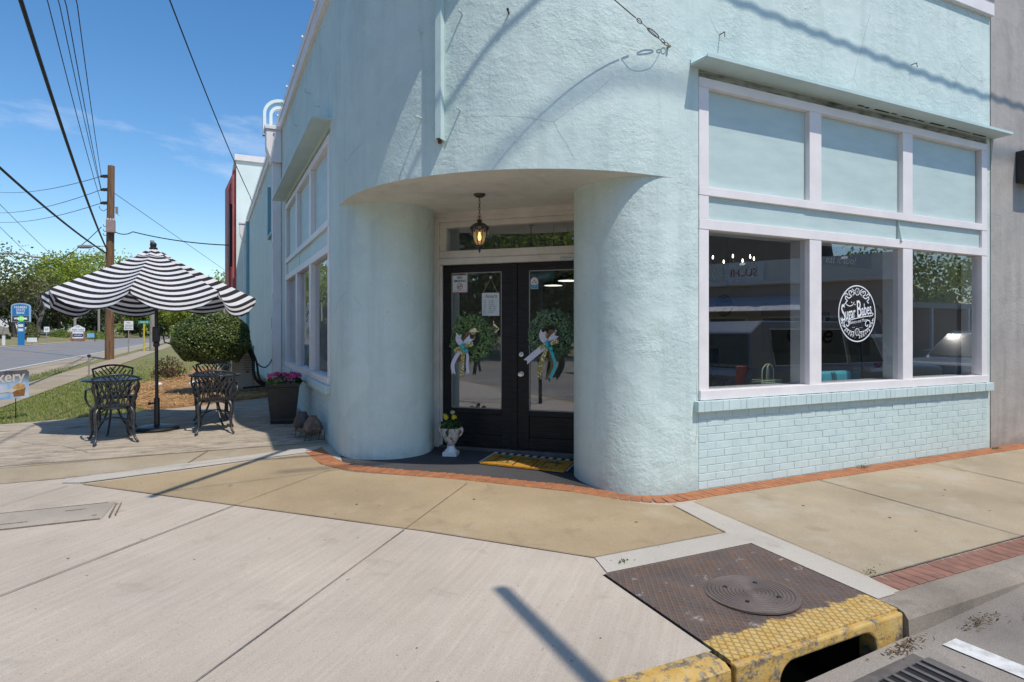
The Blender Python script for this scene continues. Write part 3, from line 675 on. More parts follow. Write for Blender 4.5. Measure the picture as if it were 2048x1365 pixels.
mb = MB(); mb.tube([AN+dd*.14, AN+dd*.5, TP], .005, 5); mb.tube(spline([AN+dd*.135, AN+dd*.10+Vector((0,-.05,-.05)), AN+dd*.05+Vector((0,-.05,-.06)), AN+dd*.02],5), .003, 5)
mb.build('guy_wire', pbr('rusty_wire',(.16,.10,.06),(.10,.07,.05),.7,20), sb)
mb = MB()
def link(c, d, L, W_, r, tw):
    d = d.normalized(); s = d.cross(Vector((0,0,1))).normalized(); q = s*math.cos(tw) + d.cross(s)*math.sin(tw)
    pts = []
    for i in range(13): a = 2*math.pi*i/12; pts.append(c + d*(math.cos(a)*L/2) + q*(math.sin(a)*W_/2))
    mb.tube(pts, r, 5, caps=False)
link(AN+dd*.012, dd, .05,.032,.004,0); link(AN+dd*.026, dd, .06,.03,.004,1.5)
link(AN+dd*.068, dd, .17,.028,.005,.4); link(AN+dd*.125, dd,.07,.03,.004,1.2)
mb.build('turnbuckle', pbr('galvanised',(.20,.19,.18),(.12,.11,.10),.5,30,.6), sb)
mb = MB(); mb.lathe([(.03,-.02),(.03,.0),(.012,.01),(.012,.05),(0,.055)],(0,0,0),10)
Mx = Matrix.Translation(Vector((3.72,4.43,4.07))) @ Matrix.Rotation(rad(90),4,'X'); mb.v=[tuple(Mx@Vector(p)) for p in mb.v]; mb.build('wall_anchor', M['grey_pole'], sb)
# old anchor bolts left in the render
def wp(px, py):   # point of the rounded wall in this direction and height
    return None
for ang, z in ((45.9,4.28),(56.3,4.24),(45.4,3.44),(35.6,4.19),(35.6,3.42)):
    p = Vector((CX-R_*math.cos(rad(ang)), CY-R_*math.sin(rad(ang)), z)); n = Vector((-math.cos(rad(ang)),-math.sin(rad(ang)),0))
    mb = MB(); mb.tube([p-n*.02, p+n*.07, p+n*.075+Vector((0,0,-.012))], .008, 6); mb.ball((p+n*.07).to_tuple(), .013, 8)
    mb.build('anchor_bolt', M['mint_metal'] if ang != 56.3 else M['bronze'], B)
for x,z in ((4.35,4.28),(4.6,4.95),(7.3,4.55)):
    mb = MB(); mb.tube([(x,4.43,z+.04),(x,4.36,z+.04),(x-.005,4.35,z-.01)], .005, 6); mb.build('wall_hook', M['bronze'], B)
for y,z in ((9.2,4.9),(10.6,4.85),(8.4,4.45)):
    mb = MB(); mb.tube([(1.30,y,z),(1.22,y,z),(1.21,y,z+.05)], .008, 6); mb.build('wall_hook', M['mint_metal'], B)
# downspouts with leader heads
def dsp(y):
    mb = MB(); mb.bb(1.12,1.285,y-.09,y+.09,.30,4.86); ds = mb.build('downspout', M['pink'], B, bevel=.008)
    mb = MB(); mb.extr([(1.00,5.50),(1.00,5.15),(1.10,4.86),(1.284,4.86),(1.284,5.50)], (0,y-.17,0),(1,0,0),(0,0,1),(0,.34,0)); mb.bb(.97,1.284,y-.2,y+.2,5.501,5.575)
    mb.build('leader_head', M['pink'], ds, bevel=.006)
    for z in (2.2,3.2): mb = MB(); mb.bb(1.11,1.288,y-.10,y+.10,z,z+.05); mb.build('strap', M['pink'], ds)
dsp(13.25); dsp(25.2)
# blocked panel, teal strip, conduit box, pilaster on the side wall
mb = MB(); mb.bb(1.235,1.288,13.75,14.6,.35,3.35); mb.build('side_panel', M['teal'], B)
mb = MB()
for q in ((14.0,14.08,3.75,4.9),(15.6,15.68,3.75,4.9),(14.0,15.68,3.67,3.75)): mb.bb(1.22,1.288,q[0],q[1],q[2],q[3])
mb.build('blocked_window_trim', M['teal'], B)
mb = MB(); mb.bb(1.15,1.234,13.66,13.86,1.55,1.8); mb.build('conduit_box', M['teal'], B, bevel=.01)
mb = MB(); mb.bb(1.19,1.288,24.4,24.75,.3,5.5); mb.build('pilaster', M['teal'], B)
# arched roof ornament beyond the parapet and the row of bulbs on the coping
mb = MB()
for r,y in ((.34,13.66),(.215,13.70)):
    pts = [(1.32-r,5.55)] + [(1.32-r*math.cos(rad(q)),5.98+r*math.sin(rad(q))) for q in range(0,181,9)] + [(1.32+r,5.55)]
    inn = [(1.32-(r-.06),5.55)] + [(1.32-(r-.06)*math.cos(rad(q)),5.98+(r-.06)*math.sin(rad(q))) for q in range(0,181,9)] + [(1.32+r-.06,5.55)]
    n_ = len(pts); vs = [(x,y+d,z) for d in (0,.14) for x,z in pts] + [(x,y+d,z) for d in (0,.14) for x,z in inn]
    mb.add(vs,[f for k in range(n_-1) for f in ((k,k+1,n_+k+1,n_+k),(2*n_+k+1,2*n_+k,3*n_+k,3*n_+k+1),(k+1,k,2*n_+k,2*n_+k+1),(n_+k,n_+k+1,3*n_+k+1,3*n_+k))])
mb.build('roof_arch', M['white_mint'], B, smooth=35)
bulb = M['white']
ls = thing('light_string', 'string of small white bulbs along the side parapet edge of the corner shop', 'string lights', (1.2,7,5.70))
mb = MB(); mb.tube([(1.205,y,5.705) for y in (6.7,9,11,13,16,20,25)], .006, 5); mb.build('wire', M['white'], ls)
for i,y in enumerate((7.1,8.2,9.3,10.4,11.3,12.1,12.9)):
    mb = MB(); mb.ball((1.19,y,5.725),.020,8,0,(1,1,1.3)); mb.build('bulb', bulb, ls, smooth=60)
# neighbour on the right
nb = thing('neighbour_building', 'grey tan stucco building joined to the right side of the shop', 'building', (8.92,4.42,.03))
mb = MB(); mb.bb(8.925,17,4.41,12,-.1,7.5); mb.build('wall', M['greywall'], nb)
mb = MB(); mb.bb(9.50,9.95,4.20,4.405,3.45,3.86); mb.build('dark_vent_box', M['black_metal'], nb)
# taller rear building: pale side and red front
rb = thing('rear_building', 'tall pale sided building with a red brick front behind the shop', 'building', (.9,26.3,.25))
mb = MB(); mb.bb(.92,12,26.3,31,.2,8.15); mb.build('wall', M['white_mint'], rb)
mb = MB(); mb.bb(.86,12.1,26.22,31.1,8.151,8.38); mb.build('coping', M['pink'], rb)
mb = MB(); mb.extr([(.92,26.28),(.62,31.0),(.92,31.0)],(0,0,.2),(1,0,0),(0,1,0),(0,0,7.75)); mb.bb(.80,.93,26.5,26.9,.2,7.8); mb.bb(.70,.9,28.4,28.8,.2,7.7); mb.build('red_front', M['red'], rb)
M['ledge'] = pbr('tan_ledge',(.33,.22,.10))
for q in ((27.1,28.2),(29.0,30.4)): mb = MB(); mb.bb(.60,.9,q[0],q[1],2.1,2.2); mb.build('window_ledge', M['ledge'], rb)
for q in ((27.1,28.2),(29.0,30.4)): mb = MB(); mb.bb(.70,.88,q[0],q[1],4.2,6.6); mb.build('window_pane', M['ink'], rb)
# ------------------------------------------------------------------ things at the entrance
LX,LY = 2.459,5.794
ln = thing('hanging_lantern', 'dark bronze lantern with a lit amber bulb hanging from the entrance soffit', 'lantern', (LX,LY,2.30))
mb = MB(); mb.lathe([(.0,2.862),(.035,2.865),(.055,2.878),(.062,2.90)],(LX,LY,0),24); mb.build('ceiling_rose', M['bronze'], ln, smooth=40)
mb = MB()
z = 2.86; i = 0
while z > 2.665:
    pts = [(LX+.009*math.cos(a)*(1 if i%2 else 0), LY+.009*math.cos(a)*(0 if i%2 else 1), z-.016+.021*math.sin(a)) for a in [2*math.pi*k/8 for k in range(9)]]
    mb.tube(pts,.0028,5,caps=False); z -= .031; i += 1
pts = [(LX+.016*math.cos(a), LY-.008*math.cos(a), 2.655+.018*math.sin(a)) for a in [2*math.pi*k/10 for k in range(11)]]; mb.tube(pts,.003,5,caps=False)
mb.build('chain', M['bronze'], ln)
mb = MB(); mb.lathe([(.0,2.640),(.022,2.635),(.028,2.622),(.022,2.610),(.026,2.606),(.055,2.597),(.08,2.578),(.088,2.566),(.098,2.562),(.098,2.550),(.07,2.548)],(LX,LY,0),28); mb.build('cap', M['bronze'], ln, smooth=40)
mb = MB()
for k in range(8):
    a = 2*math.pi*k/8; ca,sa = math.cos(a),math.sin(a)
    mb.tube([(LX+r*ca,LY+r*sa,z) for r,z in ((.074,2.555),(.074,2.50),(.070,2.46),(.056,2.41),(.034,2.375))],.004,5)
    mb.ball((LX+.092*ca,LY+.092*sa,2.548),.012,6)
    b = a+math.pi/8; mb.ball((LX+.074*math.cos(b),LY+.074*math.sin(b),2.515),.011,6)
    mb.tube([(LX+.076*math.cos(b+q),LY+.076*math.sin(b+q),2.548-.03*(1-abs(q)/.39)) for q in (-.39,-.2,0,.2,.39)],.004,4)
mb.lathe([(.036,2.378),(.034,2.362),(.025,2.355),(.012,2.345),(.008,2.335),(.013,2.325),(.009,2.315),(.003,2.30),(0,2.296)],(LX,LY,0),14)
mb.build('cage', M['bronze'], ln)
N = NT('seeded_lantern_glass'); tr=N.n('ShaderNodeBsdfTransparent'); tr.inputs[0].default_value=(.95,.82,.62,1); mxs=N.n('ShaderNodeMixShader'); mxs.inputs[0].default_value=.45
N.col((.75,.66,.5)); N.b.inputs['Roughness'].default_value=.15; N.l(tr.outputs[0],mxs.inputs[1]); N.l(N.b.outputs[0],mxs.inputs[2]); N.l(mxs.outputs[0],N.out.inputs[0])
mb = MB(); mb.lathe([(.066,2.548),(.068,2.50),(.064,2.46),(.051,2.41),(.030,2.376)],(LX,LY,0),20); mb.build('glass_shade', N.m, ln, smooth=60)
mb = MB(); mb.lathe([(0,2.425),(.010,2.43),(.017,2.45),(.015,2.475),(.008,2.49),(.008,2.51)],(LX,LY,0),12); mb.build('bulb', emit('warm_bulb',(1,.62,.18),5), ln, smooth=60)

M['wr_a'] = leafmat('boxwood_leaf',(.11,.22,.08),(.36,.52,.22),.38,40,.2)
M['wr_b'] = leafmat('grey_green_leaf',(.11,.23,.12),(.33,.48,.30),.4,40,.2)
M['twig'] = pbr('wreath_twig',(.06,.04,.025),(.03,.02,.015),.9,30)
def ribmat(name, base, spot, sc, lo=.5):
    N = NT(name); N.b.inputs['Roughness'].default_value=.6
    vo = N.n('ShaderNodeTexVoronoi', Scale=sc); N.l(N.co(), vo.inputs['Vector'])
    N.col(N.ramp(vo.outputs['Distance'],[(lo*.55,spot),(lo*.62,base)])); return N.m
M['rib_white'] = ribmat('white_printed_ribbon',(.68,.66,.76),(.30,.42,.62),75,.42)
M['rib_olive'] = ribmat('olive_daisy_ribbon',(.33,.27,.05),(.82,.80,.66),48,.62)
M['rib_teal'] = pbr('turquoise_ribbon',(.03,.52,.56),(.05,.42,.48),.4,20)
M['rib_brown'] = pbr('brown_ribbon',(.20,.11,.045),(.14,.075,.03),.6,20)
def wreath(s, z, r, lab, mat, seed, tails, ks):
    rr = random.Random(seed); C = DP(s,z,.045)
    w = thing('wreath', lab, 'wreath', tuple(C)); UP = Vector((0,0,1))
    mb = MB()
    for i in range(2300):
        a = rr.uniform(0,2*math.pi); q = rr.uniform(0,2*math.pi); t = (.30*r)*math.sqrt(rr.random())*1.05
        rad_ = r*.75 + math.cos(q)*t; n = U*math.cos(a)*math.cos(q)+UP*math.sin(a)*math.cos(q)+NN*math.sin(q)
        p = C + U*(rad_*math.cos(a)) + UP*(rad_*math.sin(a)*1.06) + NN*(math.sin(q)*t*.75)
        mb.leaf(p, .029, rr, asp=.7, nrm=n*.7+NN*.4, jit=1.0)
    for i in range(24):
        a = rr.uniform(0,2*math.pi); rad_ = r*rr.uniform(1.0,1.14)
        for k in range(7): mb.leaf(C+U*(rad_*math.cos(a)+rr.gauss(0,.012))+UP*(rad_*math.sin(a)*1.06+rr.gauss(0,.012))+NN*rr.uniform(-.01,.04), .03, rr, asp=.7)
    mb.build('foliage', mat, w)
    mb = MB(); mb.tube([C+U*(r*.72*math.cos(a))+UP*(r*.76*math.sin(a)) for a in [2*math.pi*k/32 for k in range(33)]], r*.12, 8, caps=False); mb.build('twig_ring', M['twig'], w)
    # bow: loops and tails
    K = C + U*ks[0]*r + UP*ks[1]*r + NN*.10
    def strap(pts, wd, name, m, cut=True):
        P = spline([K+U*x+UP*y+NN*n for x,y,n in pts], 5); mb = MB(); vs = []
        for i,p in enumerate(P):
            t = (P[min(i+1,len(P)-1)]-P[max(i-1,0)]); sd = t.cross(NN)
            if sd.length < 1e-4: sd = U.copy()
            sd.normalize(); ww = wd*(.45+.55*min(1,i/3)); vs += [p-sd*ww/2, p+sd*ww/2]
        mb.add(vs,[(2*i,2*i+1,2*i+3,2*i+2) for i in range(len(P)-1)])
        if cut:
            a,b = Vector(vs[-2]),Vector(vs[-1]); t=(P[-1]-P[-2]).normalized(); mb.add([a,b,a+t*.028,(a+b)/2,b+t*.028],[(0,3,2),(3,1,4),(0,1,3)])
        o = mb.build(name, m, w); mo = o.modifiers.new('thick','SOLIDIFY'); mo.thickness = .0015
    for pts,wd,m in tails: strap(pts,wd,'ribbon_tail',m)
    strap([(0,0,0),(-.06,.075,.01),(-.05,.13,.03)],.07,'ribbon_loop',M['rib_white']); strap([(0,0,.005),(.05,.06,.02),(.085,.095,.02)],.07,'ribbon_loop',M['rib_white'])
    strap([(0,0,.01),(.06,.02,.03),(.125,.035,.02)],.05,'ribbon_loop',M['rib_olive'],False); strap([(0,0,.01),(-.06,-.03,.03),(-.105,-.055,.02)],.055,'ribbon_loop',M['rib_olive'],False)
    strap([(0,0,-.01),(.03,.08,0),(.05,.16,.0)],.07,'ribbon_loop',M['rib_brown'],False)
    mb = MB(); mb.ball(tuple(K+NN*.03),.034,10,0,(.8,.8,1.25)); mb.ball(tuple(K+NN*.03+U*.045-UP*.045),.028,8); mb.build('ribbon_knot', M['rib_teal'], w, smooth=60)
wreath(-.518, 1.43, .245, 'green boxwood wreath with ribbon bow on the left door pane', M['wr_a'], 1,
  [([(0,0,0),(-.07,-.09,.02),(-.125,-.20,.03),(-.125,-.30,.01)],.046,M['rib_white']),([(0,0,.01),(.0,-.12,.03),(-.005,-.22,.03),(-.015,-.33,.02)],.045,M['rib_olive']),
   ([(0,0,0),(-.04,-.06,.0),(-.05,-.16,.0)],.06,M['rib_brown']),([(0,0,0),(.05,-.10,.01),(.045,-.2,.01),(.06,-.29,.02)],.035,M['rib_white'])], (-.22,-.42))
wreath(.431, 1.465, .245, 'grey green wreath with spread ribbon tails on the right door pane', M['wr_b'], 2,
  [([(0,0,0),(-.08,-.06,.03),(-.17,-.13,.03),(-.23,-.18,.03)],.065,M['rib_white']),([(0,0,.01),(-.04,-.12,.02),(-.08,-.24,.02),(-.095,-.36,.02)],.05,M['rib_olive']),
   ([(0,0,.01),(.06,-.12,.02),(.085,-.24,.02),(.03,-.36,.02)],.035,M['rib_teal']),([(0,0,0),(.04,-.12,.0),(.06,-.24,.0),(.0,-.38,.0)],.06,M['rib_brown'])], (.0,-.42))

# signs on the doors
FR = (U, Vector((0,0,1)), NN)
def put(mb, body, s, z, size, n, **kw):
    v,f = text(body,size,**kw); mb.mesh(v,f,DP(s,z,n),U,(0,0,1),NN); return mb
def ring(mb, O, Ux, Wx, Nx, r0, r1, n=40, a0=0, a1=360, dz=0, sx=1, sy=1):
    O,Ux,Wx,Nx = map(Vector,(O,Ux,Wx,Nx)); vs=[]
    for i in range(n+1):
        a = rad(a0+(a1-a0)*i/n)
        for r in (r0,r1): vs.append(O+Ux*(r*math.cos(a)*sx)+Wx*(r*math.sin(a)*sy)+Nx*dz)
    return mb.add(vs,[(2*i,2*i+1,2*i+3,2*i+2) for i in range(n)])
ns = thing('no_smoking_sign', 'white no smoking sticker with red border on the left door glass', 'sign', tuple(DP(-.693,2.065,-.015)))
mb = MB(); dbx(mb,-.793,-.593,-.0215,-.0185,1.96,2.172); mb.build('board', M['paper'], ns)
mb = MB()
for q in ((-.793,-.593,2.164,2.172),(-.793,-.593,1.96,1.968),(-.793,-.785,1.968,2.164),(-.601,-.593,1.968,2.164)): dbx(mb,q[0],q[1],-.018,-.017,q[2],q[3])
ring(mb,DP(-.693,2.035,-.016),*FR,.030,.037,32); d=Vector((1,0,0)); mb.add([DP(-.693+a,2.035+b,-.0158) for a,b in ((-.026,-.019),(-.019,-.026),(.026,.019),(.019,.026))],[(0,1,2,3)])
M['red_ink'] = pbr('red_print',(.45,.10,.08),None,.5); mb.build('red_print', M['red_ink'], ns)
mb = MB(); put(mb,'NO',-.693,2.138,.042,-.0165,bold=.0008); put(mb,'SMOKING',-.693,2.098,.034,-.0165,bold=.0008); dbx(mb,-.718,-.675,-.0175,-.0162,2.030,2.037); put(mb,'THANK YOU FOR NOT SMOKING',-.693,1.985,.010,-.0165); mb.build('lettering', M['ink'], ns)
hs = thing('hours_sign', 'white hours board hung on a cord from a suction hook on the left door', 'sign', tuple(DP(-.30,1.82,-.015)))
mb = MB(); dbx(mb,-.412,-.196,-.0195,-.0155,1.685,1.952); mb.build('board', M['paper'], hs)
mb = MB(); put(mb,'hours',-.30,1.912,.062,-.0148,shear=.3)
for i,(a,b) in enumerate((('SUN','CLOSED'),('MON','CLOSED'),('TUES','CLOSED'),('WED','10AM - 5PM'),('THU','10AM - 5PM'),('FRI','10AM - 5PM'),('SAT','CLOSED'))):
    put(mb,a,-.392,1.862-.0225*i,.015,-.0148,align='LEFT'); put(mb,b,-.33,1.862-.0225*i,.017,-.0148,align='LEFT',shear=.25)
mb.build('lettering', M['ink'], hs)
mb = MB(); mb.tube([DP(-.40,1.945,-.014),DP(-.303,2.12,-.012),DP(-.215,1.945,-.014)],.0028,5); mb.build('cord', pbr('jute_cord',(.50,.42,.28),None,.8), hs)
mb = MB(); mb.ball(tuple(DP(-.303,2.13,-.016)),.016,10); mb.build('suction_hook', M['paper'], hs, smooth=60)
st = thing('door_sticker', 'small arched blue and white sticker at the top of the right door pane', 'sticker', tuple(DP(.225,2.05,-.018)))
poly = [(-.045,-.065),(.045,-.065),(.045,.02)]+[(.045*math.cos(rad(a)),.02+.045*math.sin(rad(a))) for a in range(15,180,15)]+[(-.045,.02)]
mb = MB(); mb.extr(poly,DP(.225,2.05,-.0205),U,(0,0,1),NN*.002); mb.build('board', M['paper'], st)
mb = MB(); mb.extr([(-.042,-.06),(.042,-.06),(.042,-.01),(.0,-.02),(-.042,-.012)],DP(.225,2.05,-.0183),U,(0,0,1),NN*.0006); mb.build('blue_print', pbr('blue_print',(.10,.42,.66),(.05,.2,.35),.5,90), st)
mb = MB()
for a,b in ((0,.03),(-.018,.012),(.016,.012)): ring(mb,DP(.225+a,2.05+b,-.0182),*FR,0,.011,14,sy=.7)
mb.build('red_print', M['red_ink'], st)

# urn with yellow flowers
UX,UY = 2.423,6.523; uz = zg(UY)+.006
N = NT('antiqued_white_urn'); N.b.inputs['Roughness'].default_value=.7
vv = N.n('ShaderNodeTexVoronoi', Scale=34, feature='SMOOTH_F1'); N.l(N.co(),vv.inputs['Vector'])
h = N.mix(.5, vv.outputs['Distance'], N.noise(26,3)); N.col(N.ramp(h,[(.34,(.62,.58,.54)),(.52,(.50,.45,.40)),(.62,(.16,.12,.09))])); N.bump(h,-1,.02); M['urn']=N.m
ur = thing('urn_planter', 'small white carved pedestal urn of yellow flowers beside the left door jamb', 'urn', (UX,UY,uz), rad(-45))
mb = MB(); mb.box((UX,UY,uz+.022),(.155,.155,.044),rad(-35)); mb.lathe([(.072,.044),(.070,.056),(.050,.075),(.040,.10),(.038,.108)],(UX,UY,uz),24)
base = mb
def rotfix(mb): # things with rz: express in local axes
    return mb
ur.rotation_euler = (0,0,0)
mb.build('pedestal', M['white'], ur, smooth=40)
mb = MB(); mb.lathe([(.038,.108),(.046,.114),(.040,.122),(.060,.145),(.082,.185),(.098,.235),(.102,.265),(.107,.285),(.112,.305),(.104,.310),(.096,.300),(.0,.285)],(UX,UY,uz),36); bowl = mb.build('bowl', M['urn'], ur, smooth=50)
for s in (-1,1):
    mb = MB(); c = Vector((UX,UY,uz))+U*s*.112
    mb.tube(spline([c+Vector((0,0,.29)),c+U*s*.012+Vector((0,0,.318)),c+U*s*.024+Vector((0,0,.285)),c+U*s*.012+Vector((0,0,.25)),c-U*s*.008+Vector((0,0,.225))],4),.014,7); mb.build('handle', M['urn'], ur, smooth=60)
rr = random.Random(11); mb = MB()
for i in range(420):
    a=rr.uniform(0,6.283); r=.11*math.sqrt(rr.random()); z=uz+.29+rr.uniform(0,.12)*(1-.4*r/.11); mb.leaf((UX+r*math.cos(a),UY+r*math.sin(a),z),.042,rr,asp=.7)
for k in range(5): mb.leaf(tuple(Vector((UX,UY,uz))+NN*.115+U*rr.uniform(-.03,.02)+Vector((0,0,.29-.012*k))),.05,rr,asp=.7,nrm=NN)
M['flower_leaf']=leafmat('flower_leaf',(.03,.075,.025),(.075,.15,.04),.4,30); mb.build('foliage', M['flower_leaf'], ur)
M['yellow_petal']=leafmat('yellow_petal',(.75,.62,.03),(.82,.72,.10),.6,60,.3); M['pale_petal']=leafmat('pale_yellow_petal',(.66,.62,.30),(.74,.70,.40),.6,60,.3)
for s,n,z,r,m in ((-.032,.06,.425,.037,'yellow_petal'),(.062,.05,.435,.036,'yellow_petal'),(.014,-.01,.475,.033,'pale_petal'),(-.075,.0,.44,.03,'yellow_petal')):
    C=Vector((UX,UY,uz+z))+U*s+NN*n; mb=MB()
    for i in range(90):
        d=Vector((rr.gauss(0,1),rr.gauss(0,1),rr.gauss(0,1))).normalized(); d=(d+NN*.45+Vector((0,0,.4))).normalized(); mb.leaf(C+d*r*rr.uniform(.55,1)*.8,r*.6,rr,asp=.55,nrm=d+Vector((0,0,.3)),jit=.6)
    mb.build('flower', M[m], ur)
# door mats
md = pbr('striped_rug_white',(.62,.62,.62),(.52,.52,.52),.95,30,bump=.8,bscale=160); mk = pbr('striped_rug_black',(.02,.02,.022),None,.95,30,bump=.8,bscale=160)
MC = Vector((3.085,5.905,0)); 
def mz(p): return zg(p.y)+.006
def mpt(s,n,dz=0):
    p = MC+U*s+NN*n; return Vector((p.x,p.y,mz(p)+dz))
sr = thing('striped_rug', 'black and white striped rug peeking out behind the orange doormat', 'rug', tuple(mpt(0,0)))
mb = MB(); n=11
for i in range(n*2):
    s0=-.50+i*1.02/(n*2); s1=s0+1.02/(n*2); mb.add([mpt(s0,-.292,.007),mpt(s1,-.292,.007),mpt(s1,.22,.007),mpt(s0,.22,.007)],[(3,2,1,0)],i%2)
mb.add([mpt(-.5,-.292,0),mpt(.52,-.292,0),mpt(.52,-.292,.007),mpt(-.5,-.292,.007)],[(0,1,2,3)],1); mb.build('woven_stripes', [md,mk], sr)
dm = thing('door_mat', 'orange coir doormat with dark house and flower picture before the double doors', 'doormat', tuple(mpt(0,0,.007)))
mb = MB(); S=.455; Hh=.285
def mbox(mb,s0,s1,n0,n1,z0,z1,mi=0):
    vs=[mpt(s,n,z) for z in (z0,z1) for s,n in ((s0,n0),(s0,n1),(s1,n1),(s1,n0))]; mb.add(vs,[(0,3,2,1),(4,5,6,7),(0,1,5,4),(1,2,6,5),(2,3,7,6),(3,0,4,7)],mi)
mbox(mb,-S,S,-.15,Hh,.008,.024); mb.build('coir_pad', pbr('orange_coir',(.56,.27,.022),(.42,.18,.015),.95,30,bump=1,bscale=220), dm)
mb = MB()
def mline(mb,pts,w,z=.0255):
    for a,b in zip(pts[:-1],pts[1:]):
        a=Vector(a);b=Vector(b);d=(b-a).normalized();q=Vector((-d.y,d.x))*w/2
        mb.add([mpt(*(a+q),z),mpt(*(a-q),z),mpt(*(b-q),z),mpt(*(b+q),z)],[(0,1,2,3)])
mline(mb,[(-.10,.27),(-.10,-.02),(-.07,-.06),(0,-.075),(.07,-.06),(.10,-.02),(.10,.27)],.014); mline(mb,[(-.055,.10),(-.055,-.01),(0,-.04),(.055,-.01),(.055,.10),(-.055,.10)],.010)
for x0 in (-.34,-.2,.19,.33): mline(mb,[(x0,.2),(x0,-.04)],.012)
mline(mb,[(-.40,.0),(-.14,.0)],.012); mline(mb,[(.14,.0),(.40,.02)],.012); mline(mb,[(.14,.02),(.15,.25)],.01)
mb.build('printed_outline', M['ink'], dm)
mb = MB(); rr=random.Random(5)
for cx,cy,n,sx,sy in ((-.27,-.05,70,.09,.04),(.27,-.03,60,.09,.04),(-.27,.18,40,.12,.03),(.30,.21,50,.10,.03)):
    for i in range(n):
        s=cx+rr.gauss(0,sx*.6); q=cy+rr.gauss(0,sy*.6)
        if abs(s)<S-.02 and -.135<q<Hh-.02: p=mpt(s,q,.027); mb.leaf(p,.028,rr,asp=.6,nrm=(0,0,1),jit=.1,mi=0 if rr.random()<.75 else 1)
mb.build('printed_leaves', [pbr('green_print',(.05,.13,.06),(.10,.22,.10),.9,40),pbr('pale_print',(.55,.55,.40),(.4,.35,.3),.9,40)], dm)
mb=MB(); v,f=text('WELCOME',.062,bold=.001); mb.mesh(v,f,mpt(.0,-.105,.0262),U,-(NN+Vector((0,0,.03)))); mb.build('lettering', pbr('pinkish_print',(.55,.40,.33),None,.9), dm)

# tall black planter with pink flowers
PX,PY=.93,9.22; pz=zg(PY)+.005
pl = thing('tall_planter', 'tall black tapered square planter of pink flowers by the side window', 'planter', (PX,PY,pz))
mb=MB(); a0,a1,hh=.155,.215,.56; rz=rad(-10)
def sq(r,z): return [(PX+r*1.414*math.cos(rz+rad(45+90*k)),PY+r*1.414*math.sin(rz+rad(45+90*k)),pz+z) for k in range(4)]
vs=sq(a0,0)+sq(a0+.008,.05)+sq(a0+.004,.055)+sq(a1-.012,hh-.06)+sq(a1,hh-.055)+sq(a1+.003,hh)+sq(a1-.02,hh)+sq(a1-.03,hh-.05)
mb.add(vs,[(3,2,1,0)]+[(4*i+k,4*i+(k+1)%4,4*i+4+(k+1)%4,4*i+4+k) for i in range(7) for k in range(4)]+[(28,29,30,31)]); mb.build('pot', pbr('black_resin',(.012,.012,.013),(.022,.022,.022),.45,12), pl, bevel=.006)
rr=random.Random(21); mb=MB(); mg=MB()
for i in range(420):
    x=rr.uniform(-.2,.2);y=rr.uniform(-.2,.2); mb.leaf((PX+x,PY+y,pz+hh-.02+abs(rr.gauss(0,.055))),.05,rr,asp=.7,mi=0 if rr.random()<.45 else 1)
for i in range(160): mb.leaf((PX-.13+rr.gauss(0,.05),PY-.12+rr.gauss(0,.05),pz+hh+rr.uniform(-.01,.05)),.04,rr,asp=.25,mi=2)
for i in range(80): mb.leaf((PX+.17+rr.gauss(0,.03),PY-.08+rr.gauss(0,.04),pz+hh+rr.uniform(-.02,.05)),.07,rr,asp=.85,mi=0)
mb.build('foliage', [leafmat('geranium_leaf',(.02,.06,.015),(.05,.12,.03)),leafmat('variegated_leaf',(.16,.22,.13),(.48,.50,.42),.5,30),leafmat('lime_leaf',(.14,.22,.02),(.24,.32,.04))], pl)
M['pink_petal']=leafmat('pink_petal',(.68,.055,.26),(.80,.18,.42),.6,50,.3)
for cx,cy,z,r in ((-.17,-.12,.09,.05),(-.13,-.05,.10,.05),(-.03,.0,.10,.04),(.08,-.06,.09,.05),(.13,.02,.105,.05),(.19,-.03,.09,.045),(.06,-.13,.05,.04),(.11,-.1,.06,.045),(.02,.1,.10,.04),(-.08,.06,.11,.04)):
    mb=MB()
    for i in range(60):
        d=Vector((rr.gauss(0,1),rr.gauss(0,1),rr.gauss(.4,1))).normalized(); mb.leaf((PX+cx+d.x*r,PY+cy+d.y*r,pz+hh+z+d.z*r*.7),.03,rr,asp=.9,nrm=d)
    mb.build('flower', M['pink_petal'], pl)
# rusty two bodied garden ornament in a wire cradle
OX,OY=1.08,7.98; oz=zg(OY)+.005
go = thing('garden_ornament', 'rusty metal garden ornament of two rounded bodies in a wire legged trough by the wall', 'garden ornament', (OX,OY,oz))
rm=pbr('weathered_rusty_metal',(.22,.155,.115),(.085,.058,.042),.75,14,bump=.6,bscale=40); rd=pbr('dark_scorched_metal',(.035,.032,.03),(.08,.065,.055),.6,16,bump=.5,bscale=40)
mb=MB(); c=(OX+.05,OY-.12,oz+.07)
mb.lathe([(.0,0),(.06,.003),(.10,.04),(.115,.085),(.105,.13),(.075,.175),(.05,.205),(.048,.225),(.04,.225),(.035,.20),(0,.19)],c,20)
for k in range(6): a=rad(60*k+10); mb.ball((c[0]+.095*math.cos(a),c[1]+.095*math.sin(a),c[2]+.07),.034,8)
f=Vector((-.62,-.78,0)); q=Vector((.78,-.62,0)); ring(mb,Vector(c)+f*.122+Vector((0,0,.085)),q,(0,0,1),f,.036,.044,20); ring(mb,Vector(c)+f*.121+Vector((0,0,.085)),q,(0,0,1),f,0,.034,20)
mb.build('front_body', rm, go, smooth=50)
